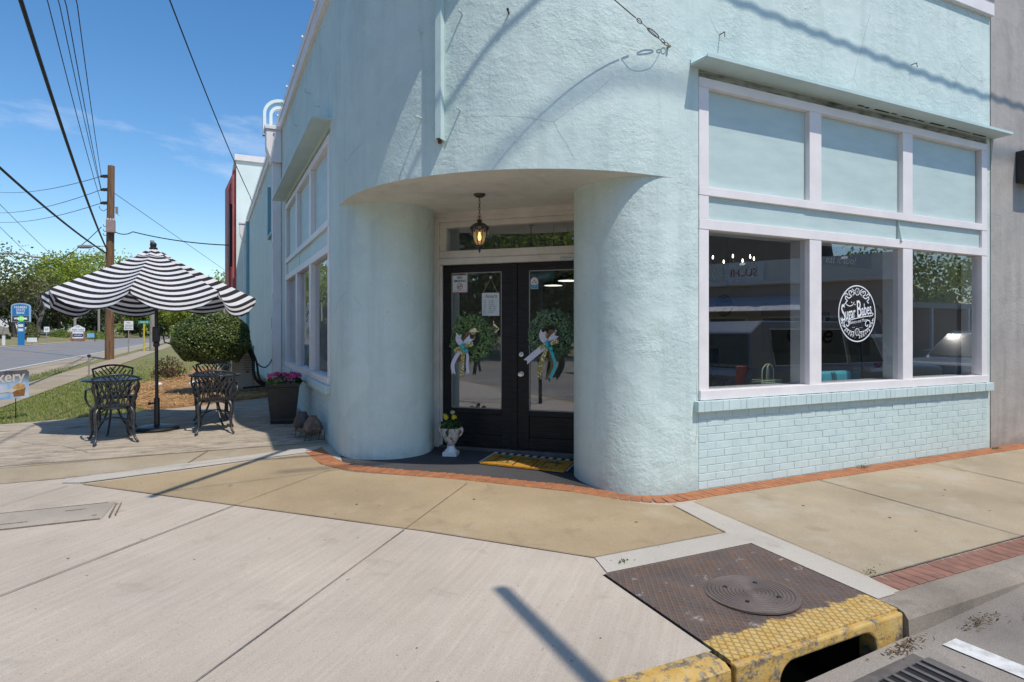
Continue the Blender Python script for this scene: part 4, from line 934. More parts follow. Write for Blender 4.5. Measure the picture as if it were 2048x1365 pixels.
mb=MB(); c=(OX-.04,OY+.16,oz+.09); mb.lathe([(0,0),(.07,.005),(.10,.05),(.105,.10),(.09,.15),(.062,.20),(.06,.215),(.05,.225),(0,.225)],c,18); mb.tube([(c[0]-.08,c[1]-.03,c[2]+.08),(c[0]-.04,c[1]-.09,c[2]+.10),(c[0]+.05,c[1]-.09,c[2]+.10),(c[0]+.09,c[1],c[2]+.08)],.016,7); mb.build('rear_body', rd, go, smooth=50)
for q in (-.075,.10): mb=MB(); mb.box((OX+q,OY+.02,oz+.105),(.012,.36,.055),rad(14),0); mb.build('trough_rail', rm, go)
for x,y in ((-.11,.15),(-.035,-.17),(.09,.16),(.13,-.14)):
    mb=MB()
    mb.tube([(OX+x,OY+y,oz+.10),(OX+x-.02,OY+y-.02,oz+.005),(OX+x+.05,OY+y-.01,oz+.005),(OX+x+.06,OY+y+.02,oz+.09)],.005,5)
    mb.build('leg', rd, go)
# ------------------------------------------------------------------ terrace: parasol, tables, chairs
UMX,UMY=-.62,9.27; umz=zg(UMY)+.005
um = thing('patio_umbrella', 'black and white striped scalloped patio umbrella on a round black base', 'patio umbrella', (UMX,UMY,umz))
mb=MB(); mb.lathe([(.26,0),(.265,.015),(.25,.03),(.20,.042),(.06,.055),(.035,.06),(0,.06)],(UMX,UMY,umz),40); mb.build('base', M['black_metal'], um, smooth=35)
mb=MB(); mb.lathe([(.034,.055),(.034,.40),(.029,.402),(.029,.41),(.0,.41)],(UMX,UMY,umz),16); mb.tube([(UMX-.03,UMY-.02,umz+.34),(UMX-.075,UMY-.05,umz+.34)],.011,8); mb.ball((UMX-.08,UMY-.053,umz+.34),.02,8); mb.build('base_sleeve', M['black_metal'], um, smooth=40)
mb=MB(); mb.tube([(UMX,UMY,umz+.40),(UMX-.012,UMY,umz+2.36)],.021,14); po=mb.build('pole', M['black_metal'], um, smooth=60)
mb=MB(); mb.bb(UMX-.05,UMX+.035,UMY-.05,UMY+.05,umz+1.13,umz+1.33); mb.bb(UMX-.04,UMX+.03,UMY-.04,UMY+.04,umz+1.07,umz+1.13); mb.build('crank_housing', M['black_metal'], po, bevel=.012)
mb=MB(); mb.tube([(UMX+.03,UMY-.02,umz+1.24),(UMX+.075,UMY-.045,umz+1.22),(UMX+.09,UMY-.055,umz+1.13),(UMX+.15,UMY-.085,umz+1.11)],.009,7); mb.build('crank_handle', M['black_metal'], po, smooth=60)
AP=Vector((UMX-.04,UMY,umz+2.33)); mb=MB(); mb.lathe([(.045,.0),(.05,.02),(.03,.035),(.038,.05),(.04,.075),(.025,.095),(0,.10)],tuple(AP),16); mb.build('finial', M['black_metal'], um, smooth=40)
vang=math.atan2(-UMY,-UMX)         # towards the street corner
def canvas(name,c,emis=0):
    N=NT(name); N.b.inputs['Roughness'].default_value=.8; N.b.inputs['Specular IOR Level'].default_value=.2; cc=N.ramp(N.noise(8,4),[(.3,c),(.7,tuple(x*.9 for x in c))]); N.col(cc); N.bump(N.noise(5,3),.15,.02)
    tr=N.n('ShaderNodeBsdfTranslucent'); N.l(cc,tr.inputs['Color']); mx=N.n('ShaderNodeMixShader'); mx.inputs[0].default_value=.22; N.l(N.b.outputs[0],mx.inputs[1]); N.l(tr.outputs[0],mx.inputs[2]); N.l(mx.outputs[0],N.out.inputs[0]); return N.m
cw=canvas('white_canvas',(.78,.78,.80)); ck=canvas('charcoal_canvas',(.035,.030,.032))
RB=[]; angs=[vang-rad(11)+rad(45)*k for k in range(8)]
drop=[.40,.40,.40,.42,.42,.40,.42,.45]
for k,a in enumerate(angs): RB.append(Vector((UMX-.03+1.22*math.cos(a),UMY+1.22*math.sin(a),umz+1.735+.02*math.sin(k*2.1))))
mb=MB(); NA=14; NQ=52; QM=1.20
rrs=random.Random(8)
for k in range(8):
    A,Bp=RB[k],RB[(k+1)%8]; sagk=.125+.03*math.sin(k*1.7)
    mid_out=((A+Bp)/2-Vector((UMX,UMY,0))); mid_out.z=0; mid_out.normalize()
    def P(q,a):
        e=A.lerp(Bp,a); p=AP.lerp(e,q); s=math.sin(math.pi*a)
        qq=min(q,1.0); out=max(0,q-1)
        if q>1: p=e+Vector((0,0,-1))*out*.65+mid_out*out*.25
        prof=.0            # slack between hub and tip
        return p+Vector((0,0,prof-sagk*s*qq**1.5)) - mid_out*(.09*s*qq**1.5)
    def row(q):
        if q<=1: return [i/NA for i in range(NA+1)]
        w=math.sqrt(max(0,1-((q-1)/(QM-1))**2)); w=max(w,.02)
        return [.5+(i/NA-.5)*w for i in range(NA+1)]
    qs=[.045+(QM-.045)*j/NQ for j in range(NQ+1)]
    # exact split at q = 1 keeps the seams straight
    base=len(mb.v); vs=[P(q,a) for q in qs for a in row(q)]
    fs=[];ms=[]
    for j in range(NQ):
        qm=(qs[j]+qs[j+1])/2
        stripe=(j//2)%2
        for i in range(NA): fs.append((j*(NA+1)+i,j*(NA+1)+i+1,(j+1)*(NA+1)+i+1,(j+1)*(NA+1)+i)); ms.append(stripe)
    for f,m in zip(fs,ms): pass
    o=len(mb.v); mb.v+=[tuple(v) for v in vs]; mb.f+=[tuple(i+o for i in f) for f in fs]; mb.m+=ms
ca=mb.build('canopy',[cw,ck],um,smooth=40)
mb=MB()
for k in range(8):      # vent cap
    A,Bp=RB[k],RB[(k+1)%8]; a1=AP.lerp(A,.17)+Vector((0,0,.022)); b1=AP.lerp(Bp,.17)+Vector((0,0,.022)); m1=(a1+b1)/2+Vector((0,0,-.022)); T_=AP+Vector((0,0,.028))
    for j in range(4):
        t0,t1=j/4,(j+1)/4
        for p,q in ((a1,m1),(m1,b1)): mb.add([T_.lerp(p,t0),T_.lerp(p,t1),T_.lerp(q,t1),T_.lerp(q,t0)],[(0,1,2,3)],(j+1)%2)
mb.build('vent_cap',[cw,ck],ca,smooth=40)
for k in range(8):
    mb=MB(); p=AP.lerp(RB[k],1.0); mid=AP.lerp(RB[k],.55)+Vector((0,0,-.075)); mb.tube([AP+Vector((0,0,-.05)),mid,p+Vector((0,0,-.02))],.008,6); mb.tube([Vector((UMX,UMY,umz+1.55)),mid],.007,6); mb.build('rib',M['black_metal'],um)

def chair_proto():
    t=thing('cast_chair','', 'chair')
    C_=M['cast']
    # faces +Y: seat centre at origin, back at y=-.21
    mb=MB(); n=20; vs=[]
    prof=[(.0,.42),(.16,.422),(.205,.424),(.222,.418),(.224,.400),(.20,.392),(0,.392)]
    mb.lathe(prof,(0,0,0),28,0,1.02,.98); mb.build('seat',C_,t,smooth=40)
    for s in (-1,1):
        mb=MB(); mb.tube(spline([(s*.17,.15,.40),(s*.205,.19,.33),(s*.20,.185,.20),(s*.195,.20,.08),(s*.22,.235,.012),(s*.225,.245,.006)],4),[.026]*4+[.022]*4+[.018]*4+[.015]*4+[.014]*4+[.016],8); mb.build('leg',C_,t,smooth=60)
        mb=MB(); mb.tube(spline([(s*.175,-.16,.40),(s*.205,-.20,.32),(s*.195,-.215,.20),(s*.20,-.25,.07),(s*.225,-.295,.010),(s*.23,-.305,.006)],4),[.026]*4+[.022]*4+[.018]*4+[.015]*4+[.014]*4+[.016],8); mb.build('leg',C_,t,smooth=60)
        mb=MB(); mb.tube(spline([(s*.225,-.235,.66),(s*.262,-.14,.645),(s*.272,.0,.63),(s*.265,.12,.635),(s*.262,.155,.615),(s*.268,.13,.585),(s*.275,.09,.52),(s*.245,.08,.44),(s*.205,.07,.405)],4),.013,7); mb.ball((s*.233,-.235,.655),.018,8); mb.build('armrest',C_,t,smooth=60)
    def bk(x,z): # curved leaning back surface
        return Vector((x,-.205-.16*(z-.40)/.46+.10*(x/.25)**2*.6,z))
    mb=MB()
    for s in (-1,1): mb.tube([bk(s*(.185+.065*((z-.40)/.40)),z) for z in (.40,.5,.6,.7,.765)],.0125,7)
    top=[bk(x,.765+.05*math.cos(x/.25*math.pi/2)) for x in [i*.25/6 for i in range(-6,7)]]
    mb.tube(top,.014,7); mb.build('back_frame',C_,t,smooth=60)
    mb=MB()
    for i in range(-3,4):   # lattice: lower fan straps that cross and weave upwards
        x0=i*.055
        for s in (-1,1):
            pts=[]
            for j in range(10):
                u=j/9; z=.41+u*.43; x=x0+s*(.02*math.sin(math.pi*min(1,u*2.2))+max(0,u-.28)*.33)
                lim=.185+.065*((z-.40)/.40); zmax=.765+.05*math.cos(max(-1,min(1,x/.25))*math.pi/2)
                if abs(x)>lim+.005 or z>zmax: break
                pts.append(bk(x,z))
            if len(pts)>2: mb.tube(pts,.0085,5)
    mb.build('back_lattice',C_,t,smooth=60)
    mb=MB(); mb.tube(spline([(-.19,.18,.22),(-.05,.02,.27),(.05,-.02,.27),(.19,-.19,.22)],4),.008,6); mb.tube(spline([(.19,.18,.22),(.05,.02,.272),(-.05,-.02,.272),(-.19,-.19,.22)],4),.008,6); mb.build('stretcher',C_,t,smooth=60)
    return t
ch=chair_proto(); ch.scale=(.94,.96,.98); CG='cast chairs on the terrace'
def setch(o,x,y,rz,lab): o.location=(x,y,zg(y)+.005); o.rotation_euler=(0,0,rz); o['label']=lab; o['group']=CG
setch(ch,-1.04,8.70,rad(14),'nearest black lattice chair at the left bistro table, back to the street')
dup(ch,(.065,8.90,zg(8.9)+.005),rad(-2),'nearest black lattice chair at the right bistro table, left of the planter',CG)
dup(ch,(-1.12,9.62,zg(9.62)+.005),rad(192),'far black lattice chair behind the left bistro table, facing the street',CG)
dup(ch,(.03,9.92,zg(9.92)+.005),rad(176),'far black lattice chair behind the right bistro table, facing the street',CG)
tb=thing('bistro_table','round dark cast bistro table between the left pair of chairs','table')
mb=MB(); mb.lathe([(0,.655),(.30,.655),(.325,.66),(.33,.672),(.325,.682),(0,.684)],(0,0,0),40); mb.build('tabletop',pbr('grey_black_tabletop',(.06,.062,.07),(.035,.036,.04),.3,20,bump=.4,bscale=60),tb,smooth=40)
for k in range(3):
    a=rad(120*k+25); ca_,sa_=math.cos(a),math.sin(a)
    mb=MB(); mb.tube(spline([(.24*ca_,.24*sa_,.655),(.15*ca_,.15*sa_,.55),(.06*ca_,.06*sa_,.38),(.10*ca_,.10*sa_,.20),(.20*ca_,.20*sa_,.05),(.25*ca_,.25*sa_,.008)],5),.013,7); mb.build('leg',M['cast'],tb,smooth=60)
mb=MB(); mb.lathe([(.06,.365),(.075,.38),(.06,.395)],(0,0,0),18); mb.build('brace_ring',M['cast'],tb)
tb['group']='bistro tables on the terrace'; tb.location=(-1.10,9.16,zg(9.16)+.005)
dup(tb,(.06,9.40,zg(9.4)+.005),.5,'round dark cast bistro table between the right pair of chairs','bistro tables on the terrace')

# ------------------------------------------------------------------ planting beside the terrace
mb=MB(); rr=random.Random(2)      # mulch mound
poly=[(-.84,11.24),(-1.25,12.3),(-1.45,14),(-1.57,16.9),(-1.1,18.3),(-.6,21),(-.5,24),(1.28,24),(1.28,12.52),(1.02,12.52),(-.15,11.64)]
bm=bmesh.new(); bm.faces.new([bm.verts.new((p[0],p[1],0)) for p in poly]); bmesh.ops.triangulate(bm,faces=bm.faces[:])
bmesh.ops.subdivide_edges(bm,edges=bm.edges[:],cuts=3,use_grid_fill=True)
for v in bm.verts:
    b=v.is_boundary; v.co.z=zg(v.co.y)+(.002 if b else .02+.05*math.sin(v.co.x*2.1+v.co.y)**2)
me=bpy.data.meshes.new('mulch_bed'); bm.to_mesh(me); bm.free(); me.materials.append(M['straw_ground']); o=bpy.data.objects.new('mulch_bed',me); COL.objects.link(o); struct(o)
def inpoly(x,y,P):
    c=False; n=len(P)
    for i in range(n):
        (x1,y1),(x2,y2)=P[i],P[(i+1)%n]
        if (y1>y)!=(y2>y) and x<(x2-x1)*(y-y1)/(y2-y1)+x1: c=not c
    return c
mb=MB(); n=0
while n<13000:
    y=11.2+abs(rr.gauss(0,4.2)); x=rr.uniform(-1.7,1.27)
    if y>23 or not inpoly(x+rr.gauss(0,.05),y,poly): continue
    a=rr.uniform(0,6.283); L=rr.uniform(.06,.14)*(1+.03*(y-11)); z=zg(y)+rr.uniform(.01,.075); w=.0035*(1+.12*(y-11)); d=Vector((math.cos(a),math.sin(a),rr.uniform(-.25,.25)))*L; q=Vector((-math.sin(a),math.cos(a),rr.uniform(-.4,.4)))*w
    p=Vector((x,y,z)); mb.add([p-q,p+q,p+d+q*.6,p+d-q*.6],[(0,1,2,3)],0 if rr.random()<.7 else 1); n+=1
o=mb.build('pine_straw',[pbr('pine_straw',(.66,.42,.18),(.54,.31,.115),.8,6),pbr('brown_straw',(.36,.20,.08),(.25,.13,.055),.9,6)]); tag(o,'orange brown pine straw mulch around the clipped round bush','mulch'); o['kind']='stuff'
patio_far=[(-9,10.2),(-3.5,10.2),(-2.51,10.42),(-1.62,10.74),(-.84,11.23),(-.15,11.62),(1.02,12.5)]
def patio_y(x):
    for (x0,y0),(x1,y1) in zip(patio_far[:-1],patio_far[1:]):
        if x0<=x<=x1: return y0+(y1-y0)*(x-x0)/(x1-x0)
    return 13
mb=MB(); n=0
while n<30000:
    y=10.2+abs(rr.gauss(0,5.5)); x=rr.uniform(-4.6,.2)
    if y>34 or y<patio_y(x)+.02 or (-3.97<x<-3.03) or inpoly(x,y,poly): continue
    h=rr.uniform(.02,.05)*(1+.035*(y-10)); w=.0042*(1+.10*(y-10)); a=rr.uniform(0,6.283); q=Vector((math.cos(a),math.sin(a),0))*w; t=Vector((rr.gauss(0,.5),rr.gauss(0,.5),1))*h; p=Vector((x,y,zg(y)-.005))
    mb.add([p-q,p+q,p+t],[(0,1,2)],0 if rr.random()<.55 else (1 if rr.random()<.7 else 2)); n+=1
o=mb.build('grass',[leafmat('green_blade',(.19,.26,.05),(.28,.34,.08),.6,2),leafmat('dry_blade',(.36,.32,.14),(.44,.38,.19),.7,2),leafmat('fresh_blade',(.17,.30,.04),(.24,.36,.06),.6,2)]); tag(o,'patchy green and straw coloured lawn between the terrace and the walkway','grass'); o['kind']='stuff'
# clipped round bush
BX,BY,BR=.04,13.4,.70
bz=.26+.12; rr=random.Random(31)
bu=thing('round_bush','clipped ball shaped evergreen bush on bare stems in the straw bed','bush',(BX,BY,.26))
bl=leafmat('clipped_bush_leaf',(.06,.10,.02),(.19,.23,.07),.32,14,.15)
mb=MB(); cz=.26+.54+BR*.78
for i in range(15000):
    d=Vector((rr.gauss(0,1),rr.gauss(0,1),rr.gauss(0,1))).normalized(); 
    if d.z<-.75: continue
    lump=1+.035*math.sin(d.x*7+1)*math.sin(d.y*6)+.03*math.sin(d.z*9+d.x*4)
    r=BR*lump*(1-abs(rr.gauss(0,.045))); mb.leaf((BX+d.x*r,BY+d.y*r,cz+d.z*r*.80),.044,rr,asp=.6,nrm=d,jit=1.3)
mb.build('crown',bl,bu)
mb=MB(); mb.ball((BX,BY,cz),BR*.88,20,0,(1,1,.78)); mb.build('inner_shade',pbr('crown_shade_core',(.02,.022,.012),(.012,.013,.008),.95,8),bu)  # near-black ball stands in for the shade inside the crown
mb=MB()
for k in range(6): a=rad(60*k); mb.tube([(BX+.05*math.cos(a),BY+.05*math.sin(a),.25),(BX+.12*math.cos(a),BY+.12*math.sin(a),.5),(BX+.35*math.cos(a+.3),BY+.35*math.sin(a+.3),.85)],[.03,.025,.012],6)
mb.build('stem',M['trunk'],bu)
mb=MB(); rr=random.Random(32)
for i in range(900):
    d=Vector((rr.gauss(0,1),rr.gauss(0,1),abs(rr.gauss(0,1)))).normalized()*rr.random()**.5; mb.leaf((-.95+d.x*.42,18.2+d.y*.42,.34+d.z*.55),.06,rr,mi=0 if rr.random()<.7 else 1)
tag(mb.build('shrub',[leafmat('reddish_shrub_leaf',(.10,.035,.03),(.20,.10,.06)),leafmat('dull_shrub_leaf',(.06,.08,.03),(.12,.13,.05))]),'small reddish loose shrub left of the round bush','shrub')
for i,(x,y,r,l) in enumerate(((-.30,15.6,.11,'white round stone in the straw bed left of the bush'),(-1.5,13.6,.07,'small white stone at the lawn edge by the straw'),(-1.05,16.0,.08,'pale stone lying near the far end of the straw bed'))):
    mb=MB(); mb.ball((x,y,.26+r*.6),r,10,0,(1.25,.9,.75)); tag(mb.build('stone',M['white'],smooth=60),l,'stone','stones in the straw bed')
# heat pump unit with hoses
ac=thing('heat_pump_unit','beige outdoor heat pump unit between the round bush and the wall','air conditioner',(.62,14.2,.26))
am=pbr('beige_ac_casing',(.50,.47,.42),(.42,.39,.345),.5,3)
mb=MB(); mb.bb(.40,.82,13.75,14.65,.34,1.22); cs=mb.build('casing',am,ac,bevel=.02)
mb=MB(); mb.bb(.36,.86,13.70,14.7,.25,.34); mb.build('pad',M['conc'],ac,bevel=.01)
mb=MB()
for k in range(7): mb.bb(.62,.78,13.742,13.749,.72-.0+.0+k*.045,.735+k*.045)
mb.bb(.66,.72,13.742,13.749,.66,.70); mb.build('vent_slots',M['joint'],cs)
hoses=MB()
hoses.tube(spline([(.70,13.7,1.15),(.78,13.5,.95),(.80,13.4,.62),(.95,13.4,.45),(1.15,13.4,.52),(1.27,13.45,.72)],6),.032,8); hoses.tube(spline([(.74,13.68,1.18),(.84,13.45,.9),(.90,13.35,.55),(1.1,13.3,.48),(1.27,13.4,.66)],6),.022,8)
hoses.tube(spline([(.76,13.7,1.05),(.90,13.5,.82),(1.05,13.5,.80),(1.18,13.65,1.05),(1.19,13.74,1.55)],6),.012,6); hoses.tube(spline([(.62,13.72,.36),(.8,13.4,.40),(1.1,13.35,.44),(1.27,13.4,.58)],5),.02,7)
hoses.build('hose',M['cable'],ac,smooth=60)
# yard sign for the bakery
a=Vector((-2.36,11.15,0)); b=Vector((-2.80,10.62,0)); d=(b-a).normalized(); gzs=.26
ys=thing('bakery_yard_sign','corrugated bakery yard sign with cupcakes and an arrow on wire stakes in the lawn','yard sign',tuple((a+b)/2+Vector((0,0,gzs))))
X_=-d; Nn=Vector((X_.y,-X_.x,0)); Ws=(b-a).length; O=b+Vector((0,0,0))
if Nn.dot(Vector((0,0,0))-a)<0: Nn=-Nn
def Y(x,z,n=0): return O+X_*x+Vector((0,0,z))+Nn*n
N=NT('bakery_print'); N.b.inputs['Roughness'].default_value=.4
sep=N.n('ShaderNodeSeparateXYZ'); N.l(N.co(),sep.inputs[0]); 
N.col(N.mix(N.ramp(sep.outputs['Z'],[(.50,(0,0,0)),(.62,(1,1,1))]), N.ramp(N.noise(5,3),[(.35,(.25,.45,.70)),(.6,(.62,.68,.82)),(.75,(.75,.76,.82))]), N.ramp(N.noise(6,3),[(.3,(.05,.05,.06)),(.6,(.16,.16,.18))])))
mb=MB(); r=.03; pts=[(0,.29),(Ws,.29),(Ws,.69-r),(Ws-r,.69),(0,.69)]; mb.extr(pts,Y(0,gzs,-.002),X_,(0,0,1),Nn*.005); mb.build('board',N.m,ys)
mb=MB(); v,f=text('Bakery',.215,bold=.004); mb.mesh(v,f,Y(Ws*.50-.02,gzs+.60,.0045),X_,(0,0,1),Nn)
mb.extr([(.05,.40),(.42,.425),(.42,.45),(.52,.415),(.42,.37),(.42,.395),(.05,.37)],Y(0,gzs,.0065),X_,(0,0,1),Nn*.001); mb.build('lettering',pbr('warm_white_print',(.75,.68,.60),(.66,.58,.52),.5,20),ys)
mb=MB()
for cx in (.17,.545):
    mb=MB()
    mb.extr([(cx-.075,.32),(cx+.075,.32),(cx+.095,.44),(cx-.095,.44)],Y(0,gzs,.0035),X_,(0,0,1),Nn*.001,0); ring(mb,Y(cx,gzs+.455,.0048),X_,(0,0,1),Nn,0,.085,20,sy=.55); mb.m[-20:]=[1]*20
    mb.build('cupcake_print',[pbr('cupcake_case',(.36,.17,.05),(.22,.09,.03),.6,40),pbr('cupcake_icing',(.70,.50,.22),(.5,.28,.1),.6,25)],ys)
mb=MB()
for x in (.17,.50): mb.tube([Y(x,gzs-.1),Y(x,gzs+.30)],.006,6)
mb.tube([Y(.17,gzs+.13),Y(.50,gzs+.13)],.004,5); mb.build('wire_stake',M['black_metal'],ys)
# ------------------------------------------------------------------ window lettering and the room behind the glass
def logo(O,Ux,Nx,R,parent,mat):
    O,Ux,Nx=Vector(O),Vector(Ux),Vector(Nx); Z=Vector((0,0,1)); s=R/.32
    def pt(x,z,n=0): return O+Ux*(x*s)+Z*(z*s)+Nx*n
    mb=MB(); ring(mb,O,Ux,Z,Nx,.305*s,.318*s,72); mb.build('ring',mat,parent)
    def stroke(mb,pts,w,n=0):
        P=spline([(x,z,0) for x,z in pts],5); vs=[]
        for i,p in enumerate(P):
            t=(P[min(i+1,len(P)-1)]-P[max(i-1,0)]).normalized(); q=Vector((-t.y,t.x,0))*w/2; vs+=[pt(p.x+q.x,p.y+q.y,n),pt(p.x-q.x,p.y-q.y,n)]
        mb.add(vs,[(2*i,2*i+1,2*i+3,2*i+2) for i in range(len(P)-1)])
    mb=MB()
    def txt(body,size,x,z,rot,**kw):
        v,f=text(body,size,**kw); c_,s_=math.cos(rot),math.sin(rot); mb.add([pt(x+(p[0]*c_-p[1]*s_)*kw2,z+p[0]*s_*kw2+p[1]*c_) for p in v],f)
    kw2=.56; txt('S',.27,-.235,-.005,rad(8),bold=.002); kw2=.54; txt('ugar',.185,-.118,.0,rad(8),bold=.002); kw2=.56; txt('B',.27,.03,.045,rad(8),bold=.002); kw2=.52; txt('abes',.19,.160,.046,rad(8),bold=.002)
    kw2=.9; txt('Bakery and More',.050,.02,-.085,rad(7),shear=.25); kw2=1
    for i,chx in enumerate('EST. 2024'):
        a=rad(-90+(i-4)*8.2); kw2=1; txt(chx,.05,.262*math.cos(a),.262*math.sin(a),a+rad(90),bold=.001)
    mb.build('lettering',mat,parent)
    mb=MB()
    stroke(mb,[(-.27,-.09),(-.15,-.075),(.0,-.05),(.14,-.03),(.25,-.02),(.275,.0),(.25,.012)],.010)
    stroke(mb,[(-.225,.09),(-.20,.11),(-.15,.085),(-.09,.09),(-.05,.13)],.009); 
    for x,z in ((-.095,.125),(-.04,.10)): ring(mb,pt(x,z),Ux,Z,Nx,0,.008*s,10)
    for sx in (-1,1):
        stroke(mb,[(sx*.04,.24),(sx*.08,.20),(sx*.13,.21),(sx*.14,.245),(sx*.105,.25),(sx*.10,.225)],.012); stroke(mb,[(sx*.07,.21),(sx*.14,.17),(sx*.19,.19),(sx*.20,.165),(sx*.17,.14),(sx*.20,.12)],.012)
        stroke(mb,[(sx*.05,.25),(sx*.09,.275)],.010); stroke(mb,[(sx*.06,.235),(sx*.10,.255)],.008); stroke(mb,[(sx*.155,.2),(sx*.19,.225),(sx*.215,.20)],.010)
        stroke(mb,[(sx*.05,-.205),(sx*.12,-.195),(sx*.19,-.16),(sx*.225,-.11),(sx*.20,-.075),(sx*.155,-.085),(sx*.14,-.125),(sx*.17,-.14),(sx*.185,-.12)],.012)
        stroke(mb,[(sx*.19,-.16),(sx*.25,-.13),(sx*.275,-.07)],.010)
        for k in range(5): stroke(mb,[(sx*(.055+.034*k),-.205+.008*k),(sx*(.07+.036*k),-.235+.012*k),(sx*(.055+.036*k),-.25+.014*k)],.010)
        for k in range(3): stroke(mb,[(sx*(.225+.016*k),-.14+.03*k),(sx*(.262+.010*k),-.12+.035*k)],.010)
        for k in range(3): ring(mb,pt(sx*(.045+.018*k),-.155),Ux,Z,Nx,0,.004*s,8)
    for z in (.245,-.205):
        for k in range(7): a=2*math.pi*k/7; ring(mb,pt(.027*math.cos(a),z+.027*math.sin(a)),Ux,Z,Nx,.009*s,.017*s,12)
        ring(mb,pt(0,z),Ux,Z,Nx,.012*s,.020*s,16); ring(mb,pt(0,z),Ux,Z,Nx,0,.006*s,10)
    mb.build('floral_ornament',mat,parent)
wd=thing('window_decal','round white bakery logo lettered on the middle pane of the right shop window','window decal',(6.41,4.466,1.70))
logo((6.41,4.466,1.70),(1,0,0),(0,-1,0),.315,wd,M['decal'])
wd=thing('window_decal','round white bakery logo on the middle pane of the shaded side window','window decal',(1.336,9.75,1.62))
logo((1.336,9.75,1.62),(0,-1,0),(-1,0,0),.315,wd,M['decal'])
cx,cy,cz=6.25,6.2,2.36
chd=thing('chandelier','black chandelier with lit candle bulbs behind the first pane of the right window','chandelier',(cx,cy,3.4))
mb=MB(); mb.tube([(cx,cy,3.4),(cx,cy,2.5)],.008,6); mb.lathe([(0,2.10),(.02,2.12),(.035,2.17),(.02,2.21),(.06,2.26),(.065,2.30),(.03,2.36),(.02,2.5),(0,2.51)],(cx,cy,0),16); mb.build('stem',M['black_metal'],chd,smooth=60)
be=emit('candle_bulb',(1,.88,.66),12)
for k in range(8):
    a=rad(45*k+10); ca_,sa_=math.cos(a),math.sin(a)
    mb=MB(); mb.tube(spline([(cx+r*ca_,cy+r*sa_,z) for r,z in ((.03,2.30),(.12,2.20),(.25,2.20),(.33,2.30),(.33,2.36))],5),.008,6); mb.lathe([(.028,2.36),(.03,2.37),(.012,2.372),(.012,2.45),(0,2.45)],(cx+.33*ca_,cy+.33*sa_,0),10)
    a2=rad(45*k+55); mb.tube(spline([(cx+.31*ca_,cy+.31*sa_,2.36),(cx+.29*math.cos((a+a2)/2),cy+.29*math.sin((a+a2)/2),2.20),(cx+.31*math.cos(a2),cy+.31*math.sin(a2),2.36)],6),.004,5); ar=mb.build('arm',M['black_metal'],chd,smooth=60)
    mb=MB(); mb.lathe([(0,2.45),(.007,2.46),(.009,2.475),(.004,2.495),(0,2.505)],(cx+.33*ca_,cy+.33*sa_,0),8); mb.build('bulb',be,ar,smooth=60)
    mb=MB(); mb.ball((cx+.30*ca_,cy+.30*sa_,2.22),.014,8); mb.build('crystal',M['glass'],ar)
sg=thing('hanging_board','dark hanging board lettered and eat it too in the middle window pane','sign board',(7.62,5.55,2.3))
mb=MB(); mb.bb(7.0,8.25,5.54,5.57,2.38,2.95); mb.build('board',M['ink'],sg)
mb=MB(); v,f=text('and',.11,shear=.35); mb.mesh(v,f,(7.60,5.535,2.60),(1,0,0),(0,0,1)); v,f=text('eat it too!',.15,shear=.35); mb.mesh(v,f,(7.60,5.535,2.46),(1,0,0),(0,0,1)); v,f=text('Have your cake',.11,shear=.35); mb.mesh(v,f,(7.60,5.535,2.74),(1,0,0),(0,0,1)); mb.build('lettering',M['decal'],sg)
teal=pbr('turquoise_upholstery',(.12,.55,.66),(.10,.48,.58),.45,6); teald=pbr('deep_teal_upholstery',(.02,.18,.22),None,.5,6)
tc_=thing('parlour_chair','turquoise upholstered chair back with dark piping behind the middle window pane','chair',(6.85,5.15,.15))
mb=MB(); mb.bb(6.50,7.05,4.98,5.06,.62,1.03); mb.build('backrest',teal,tc_,bevel=.05,seg=4)
mb=MB(); mb.bb(7.052,7.22,4.97,5.06,.60,1.035); mb.build('side_wing',teald,tc_,bevel=.03,seg=3)
mb=MB(); mb.bb(6.50,7.2,5.08,5.6,.52,.64); mb.build('seat',teal,tc_,bevel=.04,seg=3)
for x in (6.55,7.12):
    for y in (5.05,5.5):
        mb=MB(); mb.tube([(x,y,.15),(x,y,.53)],.018,6); mb.build('leg',M['black_metal'],tc_)
mb=MB()
for k in range(3): mb.tube(spline([(6.66+.03*k,4.972,1.02),(6.69+.03*k,4.97,.93),(6.64+.035*k,4.97,.85),(6.66+.03*k,4.97,.74)],4),.004,5)
mb.build('piping',M['ink'],tc_)
sf=thing('ladder_shelf','black framed ladder shelf with white trays behind the middle window pane','shelf',(8.35,5.6,.15))
mb=MB()
for x in (8.08,8.62): mb.tube([(x-.06*(x<8.3)+.03,5.5,.15),(x+.05*(x<8.3),5.62,1.75)],.016,6)
mb.tube(spline([(8.13,5.62,1.75),(8.25,5.62,1.86),(8.5,5.62,1.86),(8.62,5.62,1.75)],5),.016,6); mb.build('frame',M['black_metal'],sf)
for z in (.95,1.42):
    mb=MB(); mb.bb(8.12,8.6,5.45,5.72,z,z+.05); mb.build('tray',M['white'],sf,bevel=.01)
mb=MB(); mb.ball((8.45,5.58,1.04),.05,10); mb.build('cherry_ornament',pbr('cherry_red',(.35,.02,.05),None,.3),sf,smooth=60)
mb=MB(); mb.lathe([(.11,1.47),(.12,1.50),(.10,1.62),(.04,1.70),(.05,1.75),(0,1.80)],(8.36,5.6,0),14); mb.build('cake_stand',M['ink'],sf,smooth=50)
bc=thing('bar_chair','black high backed chair beside the left edge of the right window','chair',(5.75,6.0,.15))
mb=MB(); mb.lathe([(.0,.85),(.20,.86),(.23,.90),(.20,.92),(0,.92)],(5.75,6.0,0),20); mb.build('seat',M['black_metal'],bc)
